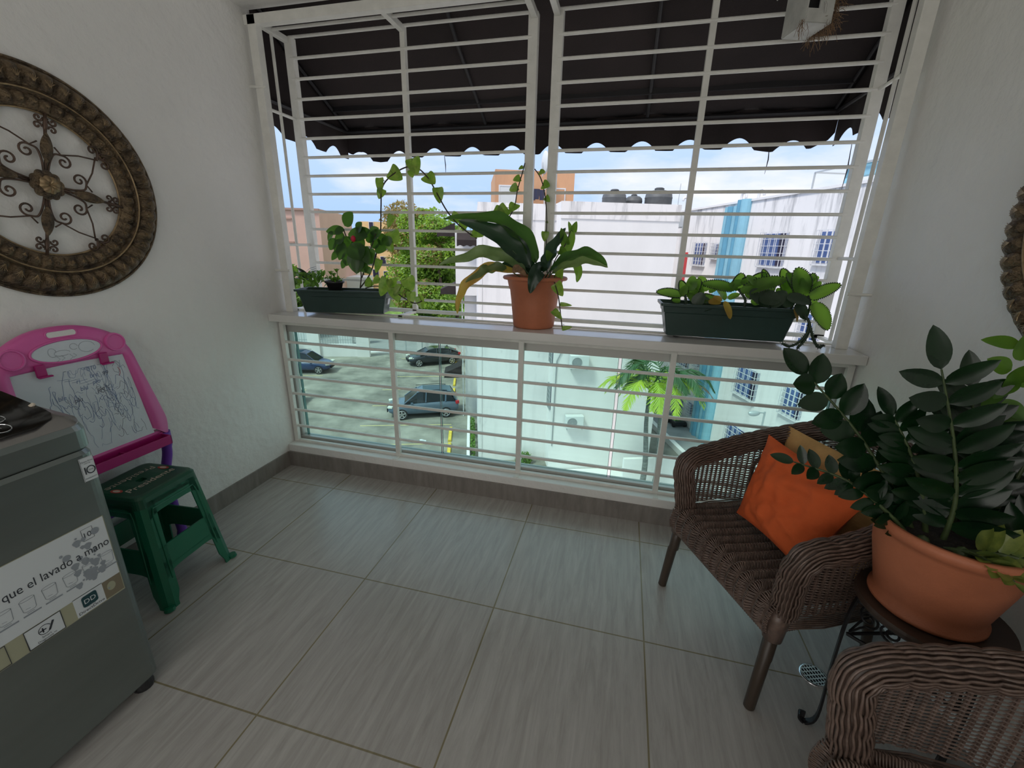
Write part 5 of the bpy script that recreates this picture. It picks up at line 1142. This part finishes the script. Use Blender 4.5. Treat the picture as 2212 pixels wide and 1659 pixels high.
# long white building on the right, seen at a slant, with blue columns
C_ = oroot('apartment_building', 12.4, 8, G, 'long white apartment building on the right with sky blue columns and barred windows', 'building')
MB().b2((0, 0, 0), (9, 26, 12.05)).build('wall', M['stainC'], C_)
MB().b2((-.06, 0, 11.98), (.1, 26, 12.07)).build('coping', M['white1'], C_)
for y0, y1, h, m, x in ((13.0, 13.35, 11.85, 'blue1', -.05), (12.65, 13.0, 11.85, 'blue2', -.12), (12.3, 12.65, 11.85, 'blue1', -.05), (12.0, 12.3, 12.08, 'blue2', -.12), (11.55, 12.0, 12.08, 'blue1', -.08)):
    MB().tube([((x + .0), (y0 + y1) / 2, 0), (x, (y0 + y1) / 2, h)], (y1 - y0) * .56, 14).build('column', M[m], C_)
def barred(parent, y, z, w_, h, name='window'):
    f_ = MB()
    for k in range(5): f_.box((-.22, y - w_ / 2 + w_ * k / 4, z), (.02, .018, h + .1))
    for k in range(6): f_.box((-.22, y, z - h / 2 - .05 + (h + .1) * k / 5), (.02, w_ + .04, .018))
    for s in (-1, 1):
        for k in range(6): f_.box((-.11, y + s * (w_ / 2 + .02), z - h / 2 - .05 + (h + .1) * k / 5), (.22, .014, .016))
        for k in range(2): f_.box((-.05 - .06 * k, y + s * (w_ / 2 + .02), z), (.018, .018, h + .1))
    f_.box((-.06, y, z - h / 2 - .07), (.14, w_ + .2, .06)); o = f_.build(name, M['wframe'], parent)
    MB().box((-.015, y, z), (.03, w_, h)).build('pane', M['wing'], o); MB().box((-.035, y - w_ * .32, z), (.03, w_ * .22, h)).build('dark_gap', M['wink'], o)
    f_ = MB()
    for k in range(1, 4): f_.box((-.035, y - w_ / 2 + w_ * k / 4, z), (.02, .03, h))
    f_.build('mullion', M['wframe'], o)
for fl in range(4):
    zc = 1.6 - 2.87 * fl - G
    barred(C_, 15.4, zc - .32, 1.15, 1.1); barred(C_, 13.85, zc - .15, .5, .65)
    barred(C_, 9.5, zc - .05, 1.45, 1.25); barred(C_, 6.6, zc + .05, 1.0, 1.05)
for y_ in (11.6, 12.9):
    MB().tube(catmull([(.3, y_, 12.0), (.3, y_, 12.35), (.3, y_ - .12, 12.45), (.3, y_ - .32, 12.42), (.3, y_ - .36, 12.2)], 4), .06, 8).build('roof_vent', M['wframe'], C_, smooth=True)
pf = oroot('pergola_frame', 13.5, 16.2, 3.65, 'thin grey steel frame standing on the roof of the long white building', 'frame')
q_ = MB(); q_.beam((0, 1.3, 0), (0, 1.3, .82), .05, .05); q_.build('post', M['galv'], pf); q_ = MB(); q_.beam((0, 1.3, .82), (0, -2.2, .82), .05, .05); q_.beam((0, 1.3, .82), (2.2, 1.3, .82), .05, .05); q_.build('top_rail', M['galv'], pf)
bf = oroot('roof_gateway', 13.6, 15.0, 3.65, 'sky blue concrete gateway on the roof of the long white building', 'structure')
MB().b2((0, .8, 0), (.3, 1.08, .80)).build('pillar', M['blue1'], bf); MB().b2((0, -4, .42), (.3, 1.08, .80)).build('lintel', M['blue1'], bf); MB().b2((-.03, -4, .80), (.33, 1.1, .84)).build('coping', M['white1'], bf)
oobj(MB().b2((0, 0, 0), (.28, .3, 1.75)), 'red_pillar', 'toyred', *(lambda q: (q[1], q[0], q[2]))(atU(1463, 628, 20)), 'red painted pillar in the gap between the two white buildings', 'pillar')
# walkway and low walls before the long building
ostruct(MB().b2((10.6, 13, 0), (12.4, 40, .12)), 'walkway', 'asphalt', 0, 0, G)
ostruct(MB().b2((10.35, 14.2, 0), (10.6, 26, .30)), 'trim_3', 'white1', 0, 0, G)
ostruct(MB().b2((6.3, 15.6, 0), (11.2, 15.75, 1.5)), 'wall_yard', 'white1', 0, 0, G)
ostruct(MB().b2((.35, 9, 0), (12, 17.55, .02)), 'ground_yard', 'white1', 0, 0, G)
# palms
def frond(mb, d, l, rise, droop, m_, nl=36, ll=.72):
    d = Vector(d).normalized(); P = catmull([Vector((0, 0, 0)), d * l * .35 + Vector((0, 0, rise)), d * l * .72 + Vector((0, 0, rise * .8)), d * l + Vector((0, 0, rise - droop))], 8)
    mb.tube(P, [.028 * (1 - .8 * i / len(P)) for i in range(len(P))], 4); n = len(P) - 1; sd_ = d.cross(Vector((0, 0, 1))).normalized()
    for k in range(nl):
        t = .18 + .82 * k / nl; i = min(int(t * n), n - 1); p = P[i].lerp(P[i + 1], t * n - i); dd = (P[i + 1] - P[i]).normalized()
        for s in (1, -1):
            q = (sd_ * s * .75 + dd * .75 + Vector((0, 0, -.25 + rnd(.3)))).normalized(); L_ = ll * math.sin(math.pi * min(1, t * .8 + .15)) * (.85 + rnd(.15)); e = dd.cross(q).normalized().cross(q) * .022
            mb.add([p - e, p + e, p + q * L_ * .55 + e * .9 + Vector((0, 0, -.02)), p + q * L_ + Vector((0, 0, -.12 * L_)), p + q * L_ * .55 - e * .9 + Vector((0, 0, -.02))], [(0, 1, 2, 3, 4)])
def palm(v, u, h, label, seed, n=11):
    random.seed(seed); t = oroot('palm_tree', v, u, G, label, 'palm tree', 'palms beyond the glass')
    P = [Vector((.10 * math.sin(i * .5), 0, h * i / 10)) for i in range(11)]; MB().tube(P, [.13 - .006 * i for i in range(11)], 10).build('trunk', M['palmbark'], t, smooth=True)
    MB().tube([P[-1], P[-1] + Vector((0, 0, .7))], [.085, .045], 8).build('crownshaft', M['palmg'], t, smooth=True)
    for k in range(n):
        a = 2 * math.pi * k / n + rnd(.2); young = k % 3 != 0; mb = MB(); frond(mb, (math.cos(a), math.sin(a), 0), random.uniform(1.5, 2.0), random.uniform(.25, .75) if young else random.uniform(.7, 1.1), random.uniform(.5, 1.0), 'palmy')
        mb.build('frond', M['palmy' if young else 'palmg'], t, (P[-1] + Vector((0, 0, .6))))
    return t
palm(6.85, 15.0, 4.15, 'palm with yellow-green fronds beyond the glass, left of the pair', 4)
palm(7.45, 15.1, 4.15, 'palm with yellow-green fronds beyond the glass, right of the pair near the blue column', 8)
db = MB(); random.seed(2); frond(db, (1, -.1, 0), 1.7, .15, .5, 'palmb', 20, .4); oobj(db, 'dry_frond', 'palmb', 7.6, 15.05, -3.65, 'dry brown palm frond hanging out to the right of the palms', 'frond')
# toys and plants by the walkway
for i, (v_, u_, m_, lb) in enumerate(((11.5, 23.5, 'toyblue', 'navy blue child scooter by the walkway wall, left one of two'), (12.0, 23.0, 'toyblue', 'navy blue child scooter by the walkway wall, right one of two'))):
    t = oroot('scooter', v_, u_, G + .12, lb, 'scooter', 'navy scooters by the walkway'); MB().lathe([(.14, 0), (.16, .1), (.07, .45), (.11, .65), (.13, .75), (.05, .82)], 12, cap=True).build('body', M['toyblue'], t, smooth=True); MB().b2((-.3, -.06, 0), (.3, .06, .2)).build('deck', M['toyblue'], t)
t = oroot('toy_car', 11.9, 22.3, G + .12, 'small black and green toy car on the walkway', 'toy car'); MB().b2((-.35, -.5, .12), (.35, .5, .35)).build('body', M['blackplastic'], t, bevel=.05); MB().b2((-.2, -.2, .35), (.2, .2, .45)).build('seat', M['toygreen'], t)
for x_ in (-.35, .35):
    for y_ in (-.35, .35): MB().tube([(x_ - .05, y_, .14), (x_ + .05, y_, .14)], .14, 12).build('wheel', M['tyre'], t)
t = oroot('toy_bike', 10.5, 24.2, G + .12, 'red and white toy bicycle near the palms', 'bicycle')
for y_ in (-.4, .4): MB().tube([(0, y_ + .3 * math.cos(a), .3 + .3 * math.sin(a)) for a in [k * math.pi / 8 for k in range(16)]], .03, 5, closed=True).build('wheel', M['wframe'], t)
MB().tube([(0, -.4, .3), (0, -.1, .7), (0, .4, .3)], .05, 6).build('bike_frame', M['toyred'], t)
# street lamp beside the long building
_, a0, b0 = atU(1657, 892, 15.0)
t = oroot('street_lamp', a0 - .1, 15.0, G, 'grey street lamp standing before the long white building', 'street lamp'); hL = b0 - G
MB().tube([(0, 0, 0), (0, 0, hL + .05)], .035, 8).build('pole', M['galv'], t); MB().tube([(0, 0, hL), (-.25, 0, hL + .02)], .025, 6).build('arm', M['galv'], t)
MB().rings([[(-.45 + .26 * math.cos(a) * s, .10 * math.sin(a) * s, hL + z) for a in [k * math.pi / 8 for k in range(16)]] for s, z in ((.5, .08), (.9, .05), (1, 0), (.8, -.08), (.4, -.12))]).build('lamp_head', M['galv'], t, smooth=True)
# bushes
def cloud(mb, blobs, n, size, flat=1):
    for k in range(n):
        c, r = random.choice(blobs); c = Vector(c)
        d = Vector((random.gauss(0, 1), random.gauss(0, 1), random.gauss(0, 1) * flat)).normalized(); p = c + Vector((d.x * r[0], d.y * r[1], d.z * r[2])) * random.uniform(.72, 1.05)
        a = Vector((rnd(1), rnd(1), rnd(1))).normalized(); b = a.orthogonal().normalized(); s = size * random.uniform(.6, 1.3)
        mb.add([p - a * s, p + b * s * .5, p + a * s, p - b * s * .5], [(0, 1, 2, 3)])
def bush(v, u, z, r, n, label, size=.07, m='bush', cat='bush', name='bush', group=None):
    mb = MB(); cloud(mb, [((rnd(r[0] * .4), rnd(r[1] * .4), r[2] * .6), (r[0] * .7, r[1] * .7, r[2] * .7)) for _ in range(5)], n, size); return oobj(mb, name, m, v, u, z, label, cat, group)
random.seed(31)
bush(2.55, 18.2, G, (.55, .3, .45), 420, 'low green bush at the foot of the white block')
hd_ = MB(); cloud(hd_, [((0, y, .25), (.12, .6, .35)) for y in (.4, 1.2, 2.0, 2.8, 3.6)], 900, .06); oobj(hd_, 'hedge', 'bush', .02, 18.9, G, 'narrow green hedge strip along the foot of the white block', 'hedge')
ostruct(MB().b2((-.28, 17, 0), (-.13, 24, .35)), 'trim_4', 'white1', 0, 0, G)
# wheel stops, painted lines, litter
def stop_at(u): return -1.0 - .012 * (u - 18)
stops = [17.6, 19.6, 21.6, 25.6, 28.6, 31.0, 33.6, 36.0]
ws = None
for k, u_ in enumerate(stops):
    mb = MB(); mb.prism([(-.1, 0), (.1, 0), (.07, .12), (-.07, .12)], -.85, .85, Matrix(((1, 0, 0), (0, 0, 1), (0, 1, 0))))
    o = oobj(mb, 'wheel_stop', 'ypaint', stop_at(u_) - .15, u_, G, ('yellow concrete wheel stop, nearest to the balcony', 'yellow concrete wheel stop, second from the balcony', 'yellow concrete wheel stop next to the rear of the grey-blue car', 'yellow concrete wheel stop just behind the grey-blue car', 'yellow concrete wheel stop midway between the two right cars', 'yellow concrete wheel stop before the black car, nearer one', 'yellow concrete wheel stop beside the black car', 'yellow concrete wheel stop farthest from the balcony')[k], 'wheel stop', 'yellow wheel stops along the parking bays')
pl_ = MB()
for u_ in (20.5, 23.0, 26.2, 29.4, 32.6, 38.2): pl_.b2((-6.3, u_, .002), (-1.2, u_ + .10, .006))
for u_ in (22.5, 26, 29.5, 33): pl_.b2((-17, u_, .002), (-11.5, u_ + .10, .006))
tag(pl_.build('bay_lines', M['yfaint'], None, ow(0, 0, G), YAW), kind='structure')
oobj(MB().grid(lambda u, v: Vector((.35 * (u - .5), .22 * (v - .5), .03 + .03 * math.sin(u * 5))), 5, 4), 'litter', 'sticker', -2.6, 20.9, G, 'scrap of white paper lying on the parking ground', 'litter')
# cars
def car(v, u, rz, paint, label, L_=4.3, suv=1, seed=0):
    t = oroot('car', v, u, G, label, 'car', 'cars parked in the lot', rz)      # local +X is the front
    W2 = .88; H = 1.62 if suv else 1.42; gl_ = .22
    st_ = [(-L_ / 2, .74, .45, .80), (-L_ / 2 + .08, .80, .30, 1.00), (-L_ / 2 + .5, W2, gl_, 1.06), (-L_ / 4, W2, gl_, 1.04), (0, W2, gl_, .99), (L_ / 4, W2, gl_, .96), (L_ / 2 - .75, W2, gl_, .90), (L_ / 2 - .25, .80, .25, .78), (L_ / 2, .62, .38, .62)]
    rs = []
    for x, w_, zb, zt in st_:
        rs.append([(x, -w_ * .92, zb), (x, -w_, zb + .18), (x, -w_ * 1.0, zt - .18), (x, -w_ * .93, zt - .03), (x, -w_ * .6, zt + .02), (x, w_ * .6, zt + .02), (x, w_ * .93, zt - .03), (x, w_, zt - .18), (x, w_, zb + .18), (x, w_ * .92, zb)])
    MB().rings(rs).build('body', M[paint], t, smooth=True, sub=1)
    xs = [(-L_ / 2 + .14, .66, .98, 1.02), (-L_ / 2 + (.45 if suv else .95), .70, 1.0, H - .10), (-L_ / 2 + (.9 if suv else 1.5), .68, 1.0, H - .03), (0, .68, .98, H), (L_ / 2 - 1.75, .66, .95, H - .10), (L_ / 2 - 1.0, .72, .92, .94)]
    MB().rings([[(x, -w_ - .10, zb), (x, -w_, (zb + zt) / 2), (x, -w_ * .86, zt), (x, w_ * .86, zt), (x, w_, (zb + zt) / 2), (x, w_ + .10, zb)] for x, w_, zb, zt in xs]).build('window', M['glasscar'], t)
    rf = MB().rings([[(x, -w_ * .88, zt - .05), (x, -w_ * .8, zt + .025), (x, w_ * .8, zt + .025), (x, w_ * .88, zt - .05)] for x, w_, zb, zt in xs[1:5]]); 
    for s in (-1, 1):
        for i, j in ((0, 1), (4, 5)): rf.tube([(xs[i][0], s * (xs[i][1] * (.9 if i == 4 else 1.0) + (.0 if i == 4 else .08)), xs[i][3] if i == 4 else xs[i][2]), (xs[j][0], s * (xs[j][1] * .9 + (.1 if j == 5 else 0)), xs[j][3])], .035, 5)
        rf.tube([(-.15, s * .80, 1.0), (-.2, s * .62, H - .03)], .035, 5); rf.tube([(-L_ / 4 - .25, s * .80, 1.0), (-L_ / 4 - .3, s * .62, H - .05)], .05, 5)
    rf.build('roof', M[paint], t)
    for s in (-1, 1):
        for x in (L_ / 2 - .85, -L_ / 2 + .80):
            w_ = MB(); w_.tube([(x, s * (W2 - .16), .33), (x, s * (W2 + .02), .33)], .33, 24); wo = w_.build('wheel', M['tyre'], t)
            r_ = MB(); r_.tube([(x, s * (W2 + .015), .33), (x, s * (W2 + .03), .33)], .06, 10)
            for k in range(5): a = 2 * math.pi * k / 5 + .3; r_.beam((x, s * (W2 + .025), .33), (x + .22 * math.cos(a), s * (W2 + .025), .33 + .22 * math.sin(a)), .07, .02, (0, 1, 0))
            r_.tube([(x + .225 * math.cos(a), s * (W2 + .02), .33 + .225 * math.sin(a)) for a in [k * math.pi / 12 for k in range(24)]], .018, 5, closed=True); r_.build('hub', M['rim'], wo)
        MB().box((L_ / 2 - .22, s * .62, .74), (.30, .26, .13), R(-s * 22)).build('headlight', M['headl'], t, bevel=.03)
        MB().box((-L_ / 2 + .12, s * .70, .90), (.22, .20, .20), R(s * 20)).build('taillight', M['taill'], t, bevel=.03)
        MB().box((L_ / 2 - 1.45, s * .95, 1.0), (.14, .18, .11)).build('wing_mirror', M[paint], t, bevel=.02)
        if suv: MB().tube([(-L_ / 2 + .7, s * .58, H + .0), (-.9, s * .60, H + .06), (.4, s * .60, H + .02)], .02, 5).build('roof_rail', M['awnbar'], t)
    MB().box((L_ / 2 - .02, 0, .50), (.06, 1.0, .22)).build('grille', M['dark'], t, bevel=.02); MB().box((-L_ / 2 + .06, 0, .62), (.05, .5, .13)).build('number_plate', M['acw'], t)
    return t
car(-2.95, 24.85, R(180 + 7), 'c_grey', 'grey-blue compact car parked nose left beside the yellow wheel stops', 4.2)
car(-3.35, 36.7, R(180 + 18), 'c_black', 'black sedan parked far back near the white planter wall', 4.5, 0)
car(-13.2, 34.3, R(-2), 'c_blue', 'dark blue car at the left of the lot, nose to the right', 4.4)
car(-12.9, 26.9, R(0), 'c_red', 'dark car mostly hidden at the left edge of the glass', 4.3)
# boundary wall with fence panels
bw = oroot('boundary_wall', -9.4, 38.4, G, 'white boundary wall with tall pillars and gaps behind the dark blue car', 'wall')
MB().b2((-11, .6, 0), (0, .8, 1.15)).build('low_wall', M['white1'], bw)
for x in (-.9, -5.1): MB().b2((x, .45, 0), (x + (1.1 if x > -2 else 1.0), .85, 3.1)).build('pillar', M['white1'], bw)
fp = MB()
for x0, x1 in ((-4.1, -.9), (-7.2, -5.1)):
    for k in range(int((x1 - x0) / .22)): fp.b2((x0 + .22 * k, .68, 1.15), (x0 + .22 * k + .03, .71, 2.4))
    fp.b2((x0, .67, 1.5), (x1, .72, 1.55)); fp.b2((x0, .67, 2.35), (x1, .72, 2.4))
tag(fp.build('railing', M['galv'], bw), kind='stuff')
rp = MB(); rp.prism([(-11, 0), (-6.2, 0), (-6.2, 2.1), (-8.6, 1.6), (-11, .9)], 0, .15, Matrix(((1, 0, 0), (0, 0, 1), (0, 1, 0)))); rp.build('ramped_wall', M['white1'], bw)
for k, (x, y, z, w_, h) in enumerate(((-3.2, 3.2, 0, 1.3, 1.6), (-6.9, 2.6, 0, 1.9, 2.0), (-1.9, 4.0, 0, .9, 2.3))):
    oobj(MB().b2((-w_ / 2, 0, 0), (w_ / 2, .8, h)), 'roadside_kiosk', 'acw', -9.4 + x, 38.4 + y + 2, G, ('pale blue kiosk beyond the wall gap, middle one', 'pale blue kiosk beyond the wall, leftmost one', 'pale blue kiosk beyond the wall gap, right one by the pillar')[k], 'kiosk', 'kiosks beyond the boundary wall')
pw = oroot('planter_wall', -5.0, 39.2, G, 'low white planter wall with pale plants behind the black sedan', 'wall')
MB().b2((0, 0, 0), (4.4, .5, 1.6)).build('wall', M['white1'], pw); MB().b2((.3, .6, 0), (2.6, .8, 2.6)).build('back_wall', M['white1'], pw)
random.seed(14)
bush(-3.6, 39.3, G + 1.5, (.6, .3, .6), 160, 'yellow-green plant in the white planter wall, left one', .16, 'palmy', 'plant', 'shrub', 'plants in the planter wall')
bush(-1.6, 39.3, G + 1.3, (.7, .3, .6), 160, 'yellow-green plant in the white planter wall, right one', .16, 'palmy', 'plant', 'shrub', 'plants in the planter wall')
gp = MB(); gp.beam((0, 0, 0), (0, 0, 2.6), .08, .08); gp.beam((0, 0, 2.55), (1.4, .3, 2.55), .06, .06); gp.beam((1.4, .3, 0), (1.4, .3, 2.6), .08, .08); oobj(gp, 'gate_frame', 'galv', -5.9, 38.6, G, 'thin grey gate frame at the lot entrance, left of the black sedan', 'gate')
# trees beyond the road
def tree(v, u, H, rx, label, m='tree', n=5200, seed=0, sz=.22, trunk=1.0, z0=G):
    random.seed(seed); t = oroot('tree', v, u, z0, label, 'tree', 'trees beyond the road')
    MB().tube([(0, 0, 0), (.2, 0, H * .3), (-.2, .1, H * .55), (.1, 0, H * .8)], [.28, .22, .16, .06], 8).build('trunk', M['bark'], t)
    bl_ = []
    for k in range(26):
        z = random.uniform(.22, .93) * H; q = rx * (1.0 - abs(z / H - .5) * .9); a = random.uniform(0, 6.28); r = random.uniform(.16, .30) * H * .55
        bl_.append(((q * .75 * math.cos(a) * random.uniform(.2, 1), q * .75 * math.sin(a) * random.uniform(.2, 1), z), (r, r, r * .75)))
    mb = MB(); cloud(mb, bl_, int(n * 1.5), sz); mb.build('foliage', M[m], t)
    if m == 'tree': mb = MB(); cloud(mb, bl_[::4], n // 4, sz * 1.1); mb.build('brown_sprays', M['tree2'], t)
    return t
def pv(x, u): return atU(x, 530, u)[1]
tree(pv(905, 55), 55, 13.8, 4.0, 'tall light green tree with brownish sprays, left of the middle pot', 'tree', 7500, 1)
tree(pv(868, 58), 58, 14.6, 2.6, 'tall brownish-green tree showing behind the grille centre post', 'tree2', 4200, 2)
tree(pv(950, 52), 52, 12.6, 3.4, 'bright green tree beside the brown awnings of the white wing', 'tree', 6500, 3)
tree(pv(985, 62), 62, 12.5, 3.5, 'green tree behind the white wing awnings', 'bush', 4000, 4)
tree(pv(930, 54), 54, 7.0, 4.2, 'low dark green tree mass above the road verge', 'bush', 5200, 5)
tree(pv(640, 50), 50, 6.5, 3.8, 'dark green tree beyond the boundary wall at the left', 'bush', 3200, 6)
tree(pv(590, 48), 48, 7.5, 4.0, 'dark green tree at the far left beyond the lot', 'bush', 3000, 7)
tree(pv(705, 170), 170, 13, 9, 'distant round green tree right of the salmon building', 'bush', 2500, 8, .6, z0=G + 2)
hv = MB(); random.seed(44); cloud(hv, [((x, rnd(.5), .5), (2.4, 1.2, .9)) for x in range(-46, 6, 3)], 9000, .16); oobj(hv, 'roadside_hedge', 'bush', 0, 53.6, G, 'long green hedge along the far side of the road', 'hedge')
ostruct(MB().b2((-5, 47.9, 0), (0, 48.2, 1.3)), 'wall_road', 'white1', 0, 0, G)
# distant buildings
def block(x0, x1, ytop, u, depth, z0, m, label, wins=(), name='apartment_building', win_m='wink'):
    _, v0, z = atU(x0, ytop, u); _, v1, _ = atU(x1, ytop, u); vc = (v0 + v1) / 2
    t = oroot(name, vc, u, z0, label, 'building'); MB().b2((v0 - vc, 0, 0), (v1 - vc, depth, z - z0)).build('wall', M[m], t)
    for (wx, wy, ww, wh) in wins:
        _, a, b = atU(wx, wy, u); o = MB().b2((a - vc - ww / 2 - .08, -.08, b - z0 - wh / 2 - .08), (a - vc + ww / 2 + .08, .0, b - z0 + wh / 2 + .08)).build('window', M['wframe'], t)
        MB().b2((a - vc - ww / 2, -.10, b - z0 - wh / 2), (a - vc + ww / 2, -.07, b - z0 + wh / 2)).build('pane', M[win_m], o)
    return t, v0 - vc, v1 - vc, z - z0
t, a0, a1, h_ = block(560, 687, 447, 62, 16, G + 2, 'pinkw', 'big salmon coloured building at the left behind the planter')
for zz in (4.1, 7.4, 1.2): MB().b2((a0 - .05, -.12, h_ - zz - .2), (a0 + (a1 - a0) * .52, 0, h_ - zz)).build('ledge', M['pinkd'], t)
MB().b2((a0 - .2, -.25, h_ - .25), (a1 + .1, 0, h_)).build('coping', M['pinkd'], t)
block(778, 905, 478, 84, 12, G, 'yelloww', 'peach coloured apartment building behind the hibiscus and trees', ((802, 489, .7, 1.4), (806, 552, .9, 1.3), (812, 590, 1.0, 1.3), (834, 597, .7, 1.8), (860, 595, 1.2, 1.3), (828, 562, .9, 1.2), (835, 532, .9, 1.2)))
block(690, 742, 527, 96, 14, G, 'white1', 'distant white house with dark windows right of the salmon building', ((705, 540, 2, 1.6), (722, 540, 1.5, 1.6), (735, 545, 1.2, 2)), 'house')
block(742, 800, 533, 110, 14, G, 'white1', 'distant white house partly behind the hibiscus', ((755, 545, 1.5, 1.5), (770, 547, 1.5, 1.5)), 'house')
block(700, 770, 568, 80, 10, G, 'white1', 'low white house below the hibiscus with a pale roof', ((715, 580, 2.4, 1.6), (745, 582, 1.4, 1.6)), 'house')
block(636, 700, 628, 66, 6, G - .5, 'white1', 'low white shed behind the left planter with small dark windows', ((640, 645, 1.4, .7), (655, 660, 1.4, .7), (645, 632, 1.2, .6)), 'shed')
block(720, 790, 598, 72, 5, G, 'acw', 'pale low roof behind the small black pot', (), 'shed')
block(1480, 1500, 520, 40, 5, G, 'white1', 'sliver of white building in the gap between the two white buildings', (), 'apartment_building')
